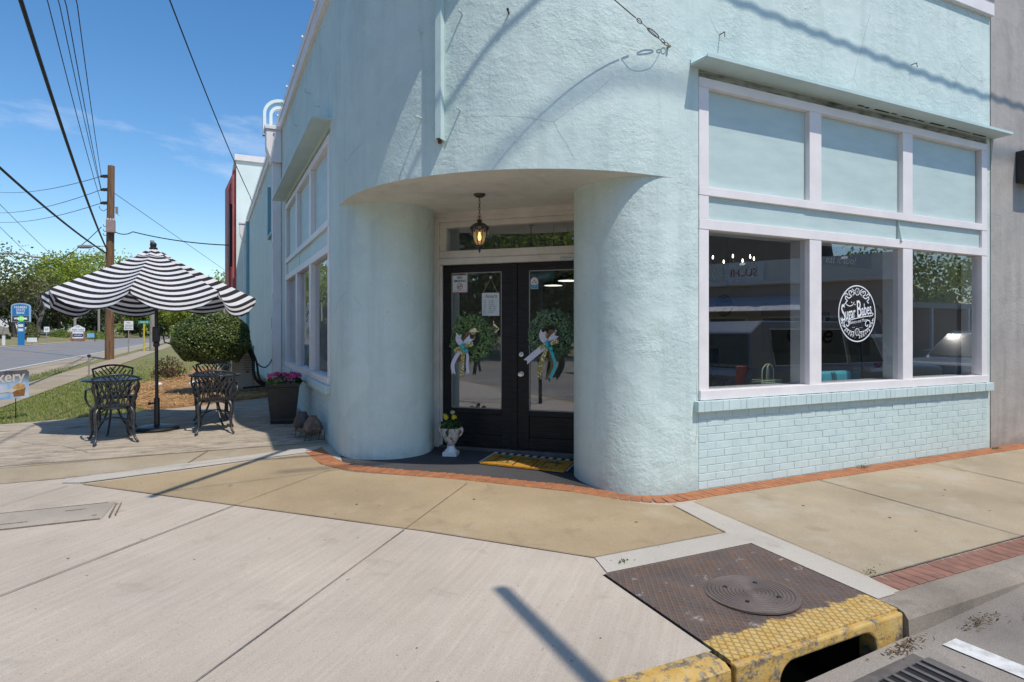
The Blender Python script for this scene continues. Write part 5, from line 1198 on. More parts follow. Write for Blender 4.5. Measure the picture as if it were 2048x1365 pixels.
mb=MB(); mb.extr([(-.22,.93),(.22,.93),(.27,1.30),(-.27,1.30)],(5.72,5.88,0),(.8,.6,0),(0,0,1),(-.02,.03,0)); mb.build('backrest',M['black_metal'],bc,bevel=.02)
for k in range(4):
    a=rad(45+90*k); mb=MB(); mb.tube([(5.75+.16*math.cos(a),6+.16*math.sin(a),.87),(5.75+.23*math.cos(a),6+.23*math.sin(a),.15)],.014,6); mb.build('leg',M['black_metal'],bc)
wb_=thing('wire_basket','pale green wire basket with arched handles on the window ledge inside','basket',(5.46,4.82,.945))
mb=MB(); gm=pbr('pale_green_wire',(.48,.58,.40),None,.5)
for x0 in (-.07,.0):
    mb.tube(spline([(5.40+x0,4.80,.95),(5.40+x0,4.80,1.09),(5.46+x0/2,4.82,1.15),(5.54+x0,4.84,1.09),(5.54+x0,4.84,.95)],6),.0055,6)
for z in (.955,.98): mb.tube([(5.28,4.76,z),(5.58,4.76,z),(5.58,4.90,z),(5.28,4.90,z),(5.28,4.76,z)],.004,5)
for k in range(12): mb.tube([(5.28+.027*k,4.76,.95),(5.28+.027*k,4.76,.98)],.003,4)
mb.build('wire_frame',gm,wb_)
pq=thing('wall_plaque','round dark plaque on the inner side wall behind the first right window pane','plaque',(8.74,8.77,2.0))
mb=MB(); v=[]
mb.lathe([(.21,0),(.21,.02),(.19,.025),(0,.02)],(0,0,0),36); Mx=Matrix.Translation((8.745,8.77,2.0))@Matrix.Rotation(rad(-90),4,'Y'); mb.v=[tuple(Mx@Vector(p)) for p in mb.v]; mb.build('disc',M['ink'],pq)
mb=MB(); ring(mb,(8.715,8.77,2.0),(0,-1,0),(0,0,1),(-1,0,0),.165,.175,40); v,f=text('Sugar',.12,shear=.3); mb.mesh(v,f,(8.712,8.77,2.02),(0,-1,0),(0,0,1)); mb.build('ring_print',pbr('grey_print',(.3,.3,.3)),pq)
wk=thing('wall_lettering','black icing drip and cake lettering on the inner side wall in the middle window pane','wall decal',(8.74,6.6,1.7))
mb=MB()
def ew(y,z): return (8.742,y,z)
pts=[(7.3,1.86)]+[(7.3-.17*math.sin(rad(a))-.40*(a/180),1.86+.16*math.sin(rad(a))) for a in range(10,180,14)]+[(6.55,1.80),(6.55,1.68),(6.62,1.66),(6.66,1.76),(6.74,1.78),(6.78,1.60),(6.86,1.60),(6.88,1.77),(7.0,1.78),(7.03,1.68),(7.09,1.68),(7.12,1.80)]
mb.extr([(-(p[0]),p[1]) for p in pts],(8.742,0,0),(0,-1,0),(0,0,1),(-.003,0,0))
v,f=text('Cake',.42,shear=.25,bold=.004); mb.mesh(v,f,(8.738,6.95,1.45),(0,-1,0),(0,0,1)); mb.build('lettering',M['ink'],wk)
wp_=thing('wall_panel','pale painted panel behind the cake lettering inside the shop','wall panel',(8.748,6.7,1.1))
mb=MB(); mb.bb(8.744,8.75,5.9,7.9,1.15,2.0); mb.build('board',pbr('greyed_panel',(.33,.33,.33),(.28,.28,.28),.7,2),wp_)
for i,(x,y,z,l) in enumerate(((5.2,8.6,2.46,'nearer black dome pendant lamp inside behind the right door'),(5.5,9.6,2.46,'farther black dome pendant lamp inside behind the right door'))):
    pd=thing('pendant_lamp',l,'pendant lamp',(x,y,3.4),0,'dome pendants inside the shop')
    mb=MB(); mb.tube([(x,y,3.4),(x,y,z)],.008,5); mb.lathe([(.03,z),(.11,z-.04),(.18,z-.12),(.185,z-.13),(.17,z-.125),(.0,z-.03)],(x,y,0),24); mb.build('lamp_shade',M['black_metal'],pd,smooth=50)
    mb=MB(); mb.lathe([(0,z-.12),(.16,z-.135),(.16,z-.14),(0,z-.14)],(x,y,0),20); mb.build('lamp_disc',emit('pendant_glow',(.95,.9,.8),1.6),pd)

# ------------------------------------------------------------------ along the side road
ug='utility poles along the side road'
PXm,PYm=-4.05,32.9
up=thing('utility_pole','brown wooden utility pole with pink grey transformer box and three insulator arms on the verge','utility pole',(PXm,PYm,.23),0,ug)
mb=MB(); mb.tube([(PXm,PYm,.15),(PXm+.02,PYm,4.5),(PXm+.07,PYm,8.95)],[.185,.165,.135],16); mb.build('shaft',M['wood_pole'],up,smooth=50)
Rr=Vector((.8988,-.4384,0))
for z in (8.48,7.88,7.28):
    mb=MB(); c=Vector((PXm+.05,PYm,z)); mb.tube([c,c-Rr*.42],.018,6); 
    for t in (.18,.30): mb.lathe([(.02,-.075),(.06,-.06),(.065,.06),(.02,.075)],tuple(c-Rr*t),10)
    mb.lathe([(.02,-.06),(.045,-.04),(.045,.04),(.02,.06)],tuple(c-Rr*.42),10); mb.build('insulator_arm',M['bronze'],up,smooth=50)
mb=MB(); c=Vector((PXm+.12,PYm,0))+Rr*.06-Vector((.4384,.8988,0))*.22; mb.bb(c.x-.17,c.x+.17,c.y-.14,c.y+.14,5.92,6.48); mb.build('transformer_box',pbr('pinkish_grey_box',(.36,.25,.24),(.28,.20,.19),.5,5),up,bevel=.02)
mb=MB()
for k in (-.1,0,.1): mb.lathe([(.03,0),(.045,.05),(.03,.08),(.04,.13),(0,.16)],(c.x+k,c.y-.05,6.40),8)
mb.build('bushing',M['white'],up)
mb=MB(); q=Vector((PXm+.06,PYm,6.95))+Rr*.26; mb.tube([q+Vector((0,0,.16)),q-Vector((0,0,.14))],.055,8); mb.tube([Vector((PXm+.05,PYm,7.1)),q+Vector((0,0,.14))],.015,5); mb.tube([q-Vector((0,0,.16)),q-Vector((-.1,0,.22))],.012,5); mb.build('surge_arrester',M['grey_pole'],up)
mb=MB(); c=Vector((PXm+.05,PYm,0)); mb.tube(spline([c+Vector((0,0,7.2)),c-Rr*.3+Vector((0,0,6.93)),c-Rr*.5+Vector((0,0,7.05)),c-Rr*.5+Vector((0,0,7.15))],5),.012,5)
for z in (6.3,6.08,5.9): mb.tube(spline([c-Rr*.12+Vector((0,0,z)),c-Rr*.28+Vector((0,0,z-.08)),c-Rr*.34+Vector((0,0,z+.02))],4),.014,5)
mb.build('jumper_wire',M['cable'],up)
mb=MB(); c=Vector((PXm,PYm,5.32)); mb.tube([c,c-Rr*.55+Vector((0,0,.03)),c-Rr*.80],.02,6); la=mb.build('lamp_arm',M['grey_pole'],up); mb=MB(); mb.lathe([(0,-.34),(.05,-.33),(.085,-.2),(.085,.25),(.05,.33),(0,.34)],(0,0,0),10,0,1,.6)
Mx=Matrix.Translation(c-Rr*1.1)@Matrix.Rotation(rad(-26),4,'Z')@Matrix.Rotation(rad(90),4,'Y'); mb.v=[tuple(Mx@Vector(p)) for p in mb.v]; mb.build('lamp_head',M['grey_pole'],la,smooth=60)
p2=thing('utility_pole','weathered grey pole behind the yellow topped street name post','utility pole',(-3.35,46.2,.23),0,ug)
mb=MB(); mb.tube([(-3.35,46.2,.1),(-3.35,46.2,7.4)],[.16,.12],12); mb.build('shaft',M['grey_pole'],p2,smooth=60)
p3=thing('utility_pole','distant pole at the left edge across the road','utility pole',(-17.2,62.5,.3),0,ug)
mb=MB(); mb.tube([(-17.2,62.5,-.2),(-17.2,62.5,13.6)],[.2,.15],10); mb.build('shaft',M['grey_pole'],p3,smooth=60)
mb=MB()
for z in (12.6,10.9,10.2,8.6): mb.tube([(-17.2,62.5,z),(-15.8,61.9,z)],.035,5); mb.ball((-15.7,61.9,z+.1),.12,6)
mb.tube(spline([(-17.2,62.5,7.0),(-14.5,61.5,7.7),(-12.6,60.6,7.45)],5),.05,5); mb.ball((-12.3,60.5,7.4),.16,8,0,(2.2,1,.6)); mb.build('cross_arm',M['grey_pole'],p3)
for i,(x,y,h,l) in enumerate(((-17.5,108,6.5,'thin grey pole left of the gabled sign behind the low hedge'),(-16.5,122,7,'thin grey pole between the hedge and the wooden pole'),(2.2,118,8,'faint distant pole beyond the road bend'))):
    t=thing('utility_pole',l,'utility pole',(x,y,.3),0,ug); mb=MB(); mb.tube([(x,y,-.5),(x,y,h)],[.2,.16],8); mb.build('shaft',M['grey_pole'],t,smooth=60)
def wire(pts,r,lab,sag=0,name='overhead_wire'):
    P=[Vector(p) for p in pts]; out=[]
    for a,b in zip(P[:-1],P[1:]):
        for i in range(14): t=i/14; out.append(a.lerp(b,t)-Vector((0,0,4*sag*t*(1-t))))
    out.append(P[-1]); mb=MB(); mb.tube(out,r,6); o=mb.build(name,M['cable'],smooth=60); tag(o,lab,'cable','overhead wires'); return o
I0=Vector((PXm+.05,PYm,0))-Rr*.42
wire([(I0.x,I0.y,8.48),(-2.55,16,8.5),(-1.0,-6,8.7)],.011,'rightmost of four thin wires running from the wooden pole overhead',.15)
wire([(I0.x,I0.y,7.88),(-2.74,16,8.42),(-1.3,-6,8.9)],.011,'second thin wire from the right running from the wooden pole overhead',.15)
wire([(I0.x-.02,I0.y,7.9),(-2.86,16,8.42),(-1.45,-6,8.9)],.010,'third thin wire from the right running from the wooden pole overhead',.15)
wire([(I0.x,I0.y,7.28),(-3.06,16,8.42),(-1.75,-6,9.3)],.011,'leftmost of four thin wires running from the wooden pole overhead',.15)
wire([(PXm-.1,PYm,5.2),(-2.56,11.6,6.5),(-1.7,-3,7.6)],.034,'thick black cable dropping steeply to the wooden pole from the top left corner',.25)
wire([(PXm-.1,PYm,5.0),(-4.85,20,5.72),(-5.5,4,6.9)],.034,'thick black cable from the left edge to the wooden pole',.12)
wire([(1.2,22.3,6.0),(-.6,11.7,7.0),(-1.4,-3,8.3)],.013,'slack black service wire from the sky to the side parapet',.12)
wire([(1.2,22.3,6.0),(2.2,28,5.2)],.013,'wire end draped down the pale rear building',.1)
wire([(PXm+.2,PYm-.1,6.0),(PXm+.9,PYm,6.05),(.85,27.5,5.0)],.022,'black wire from the transformer box to the red fronted building',.12)
for i,(za,zb,l) in enumerate(((8.48,12.6,'topmost'),(7.88,10.9,'second'),(7.28,10.2,'third'),(6.2,8.6,'lowest sagging'))):
    wire([(I0.x,I0.y,za),(-15.8,61.9,zb)],.018 if i==3 else .014,l+' wire from the wooden pole to the pole across the road',.4 if i<3 else 2.0)
wire([(PXm+.1,PYm,7.8),(3,60,5.6)],.012,'thin guy wire falling right behind the umbrella top')
for i,(a,b,l) in enumerate((((-17.2,62.5,12.4),(-16,112,5),'upper faint wire falling right from the left edge pole'),((-17.2,62.5,10.4),(-16,112,4),'lower faint wire falling right from the left edge pole'),((-15.7,61.9,12.5),(-14,112,6),'faint wire nearest the road from the left edge pole'))): wire([a,b],.022,l,.5)
# cables over the street that shade the facade
def facade_cable(z1,x1,z2,x2,k,r,lab,wav=0):
    a=Vector((x1,4.42,z1))+Vector((.30,-1,1.8))*k; b=Vector((x2,4.42,z2))+Vector((.30,-1,1.8))*k; mb=MB(); pts=[]
    for i in range(160):
        t=-.45+1.9*i/159; p=a.lerp(b,t); p.z+=wav*math.sin(i*1.15)+.35*((t-.3)**2)*.3; pts.append(p)
    mb.tube(pts,r,6); tag(mb.build('overhead_wire',M['cable'],smooth=60),lab,'cable','overhead wires')
facade_cable(4.74,3.6,4.42,8.9,1.7,.025,'twisted black cable over the pavement shading the wall above the right window',.014)
facade_cable(3.76,3.6,3.72,8.9,7.2,.034,'black cable high over the street shading the wall beside the window hood')
# mast arm over the street (its tip shade falls on the ramp) and street name post on the ramp
ma=thing('mast_arm_pole','grey steel mast arm pole reaching over the street from its far side','street pole',(2.60,-13.2,-.3))
mb=MB(); mb.tube([(2.6,-13.2,-.4),(2.6,-13.2,6.5)],[.13,.10],12); mb.tube([(2.6,-13.2,6.2),(2.6,-6,6.35),(2.60,-.17,6.28)],[.08,.06,.05],10); mb.build('shaft',M['grey_pole'],ma,smooth=60)
sp=thing('street_name_post','black post with green street name blades on the corner ramp','street sign',(-2.05,3.2,zg(3.2)))
mb=MB(); mb.tube([(-2.05,3.2,-.1),(-2.05,3.2,2.6)],.04,10); mb.build('post',M['black_metal'],sp)
gs=pbr('street_sign_green',(.01,.12,.08),None,.4); mb=MB(); mb.box((-2.05,3.2,2.66),(.75,.012,.2),rad(-20)); bl_=mb.build('name_blade',gs,sp)
mb=MB(); v,f=text('MAIN ST',.13); d1=Vector((math.cos(rad(-20)),math.sin(rad(-20)),0)); mb.mesh(v,f,Vector((-2.05,3.2,2.66))-d1.cross(Vector((0,0,1)))*-.0,d1,(0,0,1)); mb.v=[tuple(Vector(p)+Vector((-d1.y,d1.x,0))*.008) for p in mb.v]
mb2=MB(); mb2.mesh(v,f,Vector((-2.05,3.2,2.66))+Vector((-d1.y,d1.x,0))*.009,-d1,(0,0,1)); mb2.build('lettering',M['white'],bl_)
# signs along the road
def post(x,y,h,r,m,parent): mb=MB(); mb.tube([(x,y,.1),(x,y,h)],r,8); return mb.build('post',m,parent)
FD=Vector((-.12,1.17,0)).normalized()
def facing(x,y): d=Vector((-x,-y,0)).normalized(); r=Vector((d.y*-1,d.x,0)); return d,r   # towards camera, right in view
def signboard(parent,x,y,z0,z1,w,m,lines=(),tm=None,name='board',n=0,bw=0):
    d,r=facing(x,y); O=Vector((x,y,0)); mb=MB(); mb.extr([(-w/2,z0),(w/2,z0),(w/2,z1),(-w/2,z1)],O+d*(.03+n),r,(0,0,1),d*.02); o=mb.build(name,m,parent)
    if lines:
        mb=MB()
        for t,s,z in lines: v,f=text(t,s,bold=.004*s/.1*.2); mb.mesh(v,f,O+d*(.054+n)+Vector((0,0,z)),r,(0,0,1))
        mb.build('lettering',tm,o)
    return o
t=thing('regulatory_sign','white rectangular road sign with black lettering on the near verge','road sign',(-4.25,42.2,.23)); post(-4.25,42.2,2.0,.03,M['grey_pole'],t); signboard(t,-4.25,42.2,1.60,2.13,.46,M['white'],(('NO',.12,2.02),('PARKING',.09,1.88),('ON ANY',.09,1.78),('SIDEWALK',.08,1.68)),M['ink'])
t=thing('street_name_sign','green street name blade on a yellow post by the grey pole','street sign',(-3.75,45.5,.23)); post(-3.75,45.5,2.05,.045,pbr('yellow_post',(.62,.50,.03),None,.5),t); signboard(t,-3.75,45.5,2.02,2.20,.62,pbr('green_blade',(.02,.30,.24),None,.4),(('OAK ST',.13,2.11),),M['white'])
t=thing('small_road_sign','small white road sign on the far verge','road sign',(-16.2,84,.3)); post(-16.2,84,2.0,.05,M['grey_pole'],t); signboard(t,-16.2,84,1.45,2.05,.5,M['white'],(('35',.3,1.75),),M['ink'])
BXs,BYs=-15.6,71.0
bk=thing('bank_sign','tall blue bank pylon sign with arched top and green screen panel','bank sign',(BXs,BYs,.25)); bk.scale=(.76,.76,1); d_,r_=facing(BXs,BYs); bo=Vector((BXs,BYs,0)); bblue=pbr('bank_blue',(.012,.17,.42),(.012,.15,.37),.4,1); sil=pbr('silver_blue_cabinet',(.30,.45,.58),None,.4)
mb=MB(); mb.extr([(-.33,.1),(.33,.1),(.33,2.35),(-.33,2.35)],bo-d_*.2,r_,(0,0,1),d_*.45); mb.build('column',bblue,bk)
top=[(-.95,1.95+.45),(.95,2.40),(.95,3.85)]+[(.95*math.cos(rad(a)),3.85+.28*math.sin(rad(a))) for a in range(20,180,20)]+[(-.95,3.85)]
mb=MB(); mb.extr(top,bo-d_*.3,r_,(0,0,1),d_*.6); mb.build('cabinet',sil,bk)
mb=MB(); mb.extr([(-.84,3.0),(.74,3.0),(.74,3.82)]+[(-.05+.79*math.cos(rad(a)),3.82+.2*math.sin(rad(a))) for a in range(20,180,20)]+[(-.84,3.82)],bo+d_*.301,r_,(0,0,1),d_*.02); f_=mb.build('face',bblue,bk)
mb=MB()
for s_,z_,sz in (('FARMERS',3.74,.30),('STATE',3.48,.30),('BANK',3.22,.30)): v,f=text(s_,sz,bold=.004); mb.mesh(v,f,bo+d_*.325+r_*-.05+Vector((0,0,z_)),r_,(0,0,1))
mb.build('lettering',M['white'],f_)
mb=MB(); mb.extr([(-.84,2.45),(.74,2.45),(.74,2.95),(-.84,2.95)],bo+d_*.301,r_,(0,0,1),d_*.02); sc2=mb.build('screen',emit('screen_dark',(.03,.03,.03),.2),bk)
mb=MB(); ring(mb,bo+d_*.325+Vector((0,0,2.7)),r_,(0,0,1),d_,0,.32,24,sy=.75); mb.build('screen_image',emit('screen_green',(.10,.45,.05),.6),sc2)
mb=MB(); v,f=text('WELCOME',.26,bold=.004); mb.mesh(v,f,bo+d_*.34+r_*-.05+Vector((0,0,2.7)),r_,(0,0,1)); mb.build('screen_text',emit('screen_white',(.6,.6,.6),.7),sc2)
for z in (1.95,1.55): mb=MB(); mb.extr([(-.28,z),(.20,z),(.20,z+.24),(-.28,z+.24)],bo+d_*.252,r_,(0,0,1),d_*.02); mb.build('info_plate',M['white'],bk)
GX,GY=-15.4,97
gs_=thing('gabled_sign','white gabled office sign with blue panels on brick base across the road','office sign',(GX,GY,.25)); gs_.scale=(.66,.66,.72); d_,r_=facing(GX,GY); go_=Vector((GX,GY,.3))
mb=MB()
for s in (-1.05,1.05): mb.extr([(s-.15,-.3),(s+.15,-.3),(s+.15,1.75),(s-.15,1.75)],go_-d_*.2,r_,(0,0,1),d_*.4)
mb.extr([(-.9,-.3),(.9,-.3),(.9,.45),(-.9,.45)],go_-d_*.1,r_,(0,0,1),d_*.2); mb.build('brick_base',M['brick2'],gs_)
mb=MB(); mb.extr([(-1.15,1.76),(1.15,1.76),(1.15,2.35),(0,2.95),(-1.15,2.35)],go_-d_*.1,r_,(0,0,1),d_*.25); mb.extr([(-.88,.5),(.88,.5),(.88,1.7),(-.88,1.7)],go_-d_*.05,r_,(0,0,1),d_*.2); bd=mb.build('board',M['white'],gs_)
mb=MB(); mb.extr([(-.85,.75),(.85,.75),(.85,1.35),(-.85,1.35)],go_+d_*.151,r_,(0,0,1),d_*.02); mb.build('blue_panel',pbr('navy_panel',(.015,.05,.11),None,.5),bd)
mb=MB()
for s_,z_,sz in (('178',2.55,.36),('REALTORS',2.02,.40)): v,f=text(s_,sz,bold=.006); mb.mesh(v,f,go_+d_*.156+Vector((0,0,z_)),r_,(0,0,1))
mb.build('lettering',pbr('navy_lettering',(.02,.05,.10),None,.5),bd)
mb=MB(); v,f=text('FOR SALE',.28,bold=.006); mb.mesh(v,f,go_+d_*.176+Vector((0,0,1.05)),r_,(0,0,1)); mb.build('white_lettering',M['white'],bd)
t=thing('hanging_yard_sign','small light blue sign hung on a dark post right of the gabled sign','yard sign',(-13.8,97,.3)); post(-13.55,97,2.2,.05,M['black_metal'],t); signboard(t,-14.0,97,.75,1.3,.8,pbr('light_blue_board',(.20,.42,.66),None,.5))
t=thing('house_gable_sign','grey stone monument sign on two white posts at the left edge','monument sign',(-17.7,72.5,.3)); d_,r_=facing(-17.7,72.5); q=Vector((-17.7,72.5,.1)); mb=MB()
for s in (-.45,.45): mb.extr([(s-.12,0),(s+.12,0),(s+.12,1.2),(s-.12,1.2)],q,r_,(0,0,1),d_*.2)
mb.build('post',M['white'],t); mb=MB(); mb.extr([(-1.1,1.2),(.9,1.2),(.8,1.75),(.2,1.95),(-1.0,1.85)],q-d_*.1,r_,(0,0,1),d_*.4); mb.build('board',M['grey_pole'],t)
t=thing('small_white_sign','tiny white lawn sign right of the blue bank pylon','yard sign',(-14.9,71.5,.25)); signboard(t,-14.9,71.5,.55,.95,.75,M['white']); post(-14.9,71.5,.56,.04,M['grey_pole'],t)
t=thing('feather_flag','red and green feather banner by the road behind the round bush','banner',(-.35,41,.26)); d_,r_=facing(-.35,41); q=Vector((-.35,41,0)); mb=MB(); mb.extr([(-.4,2.15),(.05,2.15),(.15,2.6),(.1,2.9),(-.4,2.9)],q,r_,(0,0,1),d_*.01); fl=mb.build('banner',pbr('banner_red',(.42,.03,.03),(.5,.12,.04),.7,6),t); mb=MB(); mb.extr([(-.4,1.7),(-.1,1.7),(.05,2.149),(-.4,2.149)],q,r_,(0,0,1),d_*.01); mb.build('lower_band',pbr('banner_green',(.10,.30,.14),(.5,.5,.45),.7,8),fl); post(-.78,41.15,3.0,.02,M['grey_pole'],t)
t=thing('valve_marker','thin white and black marker stake between the walkway and lawn','marker',(-3.0,20.5,.26)); mb=MB(); mb.tube([(-3.0,20.5,.2),(-3.0,20.5,.82)],.022,6); mb.build('stake',M['grey_pole'],t); mb=MB(); mb.ball((-3.0,20.5,.84),.05,8,0,(1,1,.8)); mb.build('marker_cap',M['ink'],t)
# ------------------------------------------------------------------ trees
LM={'spring':leafmat('spring_leaf',(.20,.28,.03),(.42,.46,.09),.5,.9,.35),'green':leafmat('mid_green_leaf',(.11,.17,.03),(.24,.31,.07),.5,.9,.3),'dark':leafmat('dark_evergreen_leaf',(.018,.032,.014),(.045,.065,.025),.5,.9,.15),'sparse':leafmat('olive_sparse_leaf',(.12,.135,.04),(.24,.25,.09),.6,.9,.3)}
M['bare']=pbr('bare_branch',(.085,.068,.055),(.13,.11,.095),.95,3)
def tree(x,y,h,r,kind,label,seed,nl,cb=.35,ls=.38,limbs=8,z0=None,group=None,flat=1.0):
    rr=random.Random(seed); z0=zter(x,y)-.1 if z0 is None else z0
    t=thing('tree',label,'tree',(x,y,z0+.1),0,group); mb=MB(); ends=[]
    def grow(p,d,L,rad_,lev):
        pts=[p]; q=p.copy(); n=4
        for i in range(n):
            d=(d+Vector((rr.gauss(0,.16),rr.gauss(0,.16),rr.gauss(0.03,.10)))).normalized(); q=q+d*L/n; pts.append(q.copy())
        mb.tube(pts,[rad_*(1-.6*i/n) for i in range(n+1)],6 if lev<2 else 4,caps=False)
        if lev>=(4 if kind=='bare' else 3): ends.append(q); return
        k=rr.randint(2,3) if lev else limbs
        for i in range(k):
            s=pts[rr.randint(2,n)] if lev else pts[-1] if i<3 else pts[rr.randint(2,n)]
            a=rr.uniform(0,6.283); spread=rr.uniform(.5,1.0) if lev else rr.uniform(.45,1.15)
            nd=(d*.8+Vector((math.cos(a)*spread,math.sin(a)*spread,rr.uniform(.0,.5)))).normalized()
            grow(s.copy(),nd,L*rr.uniform(.55,.78)*(1 if lev else r/h*1.5+.25),rad_*.5,lev+1)
        ends.append(q)
    grow(Vector((x,y,z0)),Vector((rr.gauss(0,.05),rr.gauss(0,.05),1)),h*cb,h*.026,0)
    mb.build('trunk',M['bare'] if kind in('bare','sparse') else M['trunk'],t)
    if kind!='bare':
        mb=MB(); cl=[]
        cz=z0+h*(cb+1)/2; rz=h*(1-cb)/2*1.05
        for i in range(int(26+r*3)):
            d=Vector((rr.gauss(0,1),rr.gauss(0,1),rr.gauss(0,1))).normalized()*rr.uniform(.35,1.0); cl.append((Vector((x+d.x*r*.85,y+d.y*r*.85,cz+d.z*rz*.9)),r*rr.uniform(.16,.34)))
        cl+=[(e,r*rr.uniform(.12,.22)) for e in ends[:40]]
        for i in range(nl):
            c,cr=cl[rr.randrange(len(cl))]; d=Vector((rr.gauss(0,1),rr.gauss(0,1),rr.gauss(0,.8))).normalized()*cr*rr.random()**.4
            mb.leaf(c+d,ls,rr,asp=.65,nrm=d/cr+Vector((0,0,.3)),jit=1.3)
        mb.build('crown',LM[kind],t)
    return t
TG='trees across the side road'
def at(px,Z): l=(px-1024)/1239; return (Z*(.4384+.8988*l),Z*(.8988-.4384*l))
specs=[(28,82,13.5,6.5,'sparse','tall thinly leaved tree with dark crooked limbs behind the blue bank sign',1500),
(-45,78,12,6,'sparse','thinly leaved tree at the left edge of the photo behind the stone sign',1200),
(72,88,14.5,6,'bare','bare branched tree between the bank sign and the umbrella',0),
(118,105,15.5,7,'spring','bright spring green tree above the left half of the umbrella',9000),
(160,112,16.5,6.5,'spring','taller spring green tree just left of the wooden pole top',8500),
(214,118,17.5,7,'spring','spring green tree directly behind the wooden utility pole',8000),
(252,128,13,6,'dark','dark evergreen right of the wooden pole below the umbrella edge',5500),
(190,108,7.5,4,'dark','low dark evergreen behind the gabled sign',4500),
(60,100,9.5,6,'dark','dark leaved tree low behind the bare branches',5000),
(282,140,11,6,'spring','yellow green roadside tree under the umbrella right of the road sign',5500),
(312,165,12,7,'green','green tree at the far end of the road behind the umbrella pole',5000),
(360,180,12.5,8,'green','broad green tree at the road bend left of the round bush',5000),
(405,170,13,8,'dark','dark green tree behind the top of the round bush',4500),
(446,120,14,5,'spring','spring tree peeking out beside the red fronted building',3500),
(338,125,8,5,'green','low green tree closing the road end left of the round bush',4500),(372,118,8.5,5.5,'spring','bright tree just above the round bush top on the left',4500),(318,150,9,5,'dark','low dark tree at the road end right of the umbrella pole',3500),
(335,230,13,9,'sparse','pale hazy tree far down the road',3000),
(130,135,12,7,'green','green tree behind the hedge and gabled sign',5000),
(20,104,9,6,'green','low green tree filling the gap behind the blue bank sign',5000),(95,122,12,7,'dark','dark tree behind the spring green crowns left of the umbrella',5500),(165,126,13.5,7,'green','green tree low behind the left umbrella edge',5000),(-30,100,10,7,'dark','dark tree at the far left edge behind the monument sign',4500)]
for i,(px,Z,h,r,k,l,n) in enumerate(specs):
    x,y=at(px,Z); tree(x,y,h,r,k,l,100+i,n,cb=.30 if k!='dark' else .12,ls=.42 if Z<130 else .55,group=TG)
# far wooded backdrop, low hedges and shrubs
mb=MB(); rr=random.Random(77)
for i in range(16000):
    px=rr.uniform(-120,470); Z=rr.uniform(150,290)*(1 if px<300 else 1.05); x,y=at(px,Z); hh=5.5+3.0*math.sin(px*.031)+2*math.sin(px*.011+1)
    z=zter(x,y)+abs(rr.random())**.7*hh; mb.leaf((x,y,z),1.1,rr,asp=.7,nrm=(0,-1,.4),mi=0 if rr.random()<.45 else (1 if rr.random()<.6 else 2))
o=mb.build('far_wood',[LM['green'],LM['dark'],LM['spring']]); tag(o,'distant mixed spring woodland beyond the end of the road','woodland'); o['kind']='stuff'
def shrub(px,Z,w,h,lab,m,n,ls=.16):
    x,y=at(px,Z); rr=random.Random(int(px*7)); mb=MB(); z0=zter(x,y)
    for i in range(n):
        d=Vector((rr.gauss(0,1),rr.gauss(0,1),abs(rr.gauss(0,1)))).normalized()*rr.uniform(.75,1); mb.leaf((x+d.x*w*.8988,y+d.y*w*.6-d.x*w*.43,z0+d.z*h),ls,rr,asp=.7,nrm=d)
    tag(mb.build('shrub',m),lab,'shrub','shrubs across the side road')
shrub(120,97,1.7,1.35,'low rounded hedge left of the gabled sign',LM['green'],1500)
shrub(185,100,3.0,1.45,'low wide hedge with pale blossom right of the gabled sign',LM['green'],2600)
shrub(63,76,.9,2.2,'grey green shrub right of the small white lawn sign',LM['sparse'],1300)
shrub(8,73,.8,.6,'low flower bush at the foot of the blue bank sign',LM['dark'],700); shrub(213,108,1.2,1.1,'small golden shrub just left of the wooden pole',LM['spring'],900)
for px,Z,w,h,l in ((20,150,9,4.5,'white house glimpsed low behind the bare trees'),(118,160,10,5,'white house with pale roof behind the hedge'),(195,170,9,5,'pale house glimpsed left of the wooden pole')):
    x,y=at(px,Z); z0=zter(x,y); hs_=thing('house',l,'house',(x,y,z0)); d_,r_=facing(x,y); q=Vector((x,y,z0-1)); mb=MB(); mb.extr([(-w/2,0),(w/2,0),(w/2,h*.6+1),(-w/2,h*.6+1)],q,r_,(0,0,1),-d_*7); mb.build('wall',M['white'],hs_)
    mb=MB(); mb.extr([(-.4,0),(7.4,0),(3.5,h*.45)],q+Vector((0,0,h*.6+1))-r_*(w/2+.3),-d_,(0,0,1),r_*(w+.6)); mb.build('roof',M['grey_pole'],hs_)
    for s in (-.28,.05,.3): mb=MB(); mb.extr([(-.5,1.6),(.5,1.6),(.5,2.9),(-.5,2.9)],q+r_*(s*w),r_,(0,0,1),d_*.03); mb.build('window',M['ink'],hs_)

# ------------------------------------------------------------------ across the street: seen in the window reflections
ob=thing('facing_building','low brick shop with pale fascia, dark roof and blue grey metal awning across the street','building',(26.7,-19.3,-.25),math.atan2(.89,.45))
def lb(mb,*a): return mb.bb(*a)
LB=dict(parent=ob,world=False)
mb=MB(); mb.bb(-9,9.4,-9,0,-.3,4.4); mb.build('wall',pbr('brown_brick',(.40,.28,.23),(.33,.23,.185),.8,5,bump=.4,bscale=30),**LB)
mb=MB(); mb.bb(-9.2,9.6,-9.2,.25,4.4,5.75); mb.bb(-9.2,9.6,.26,.36,4.45,4.62); mb.build('fascia',pbr('pale_fascia',(.72,.68,.62),(.64,.60,.55),.6,2),**LB)
mb=MB(); mb.extr([(-.2,5.76),(-2.2,8.2),(-6.5,8.2),(-8.8,5.76)],(-9,0,0),(0,1,0),(0,0,1),(14.5,0,0)); mb.build('roof',pbr('dark_roof',(.035,.030,.028),(.05,.045,.04),.9,2),**LB)
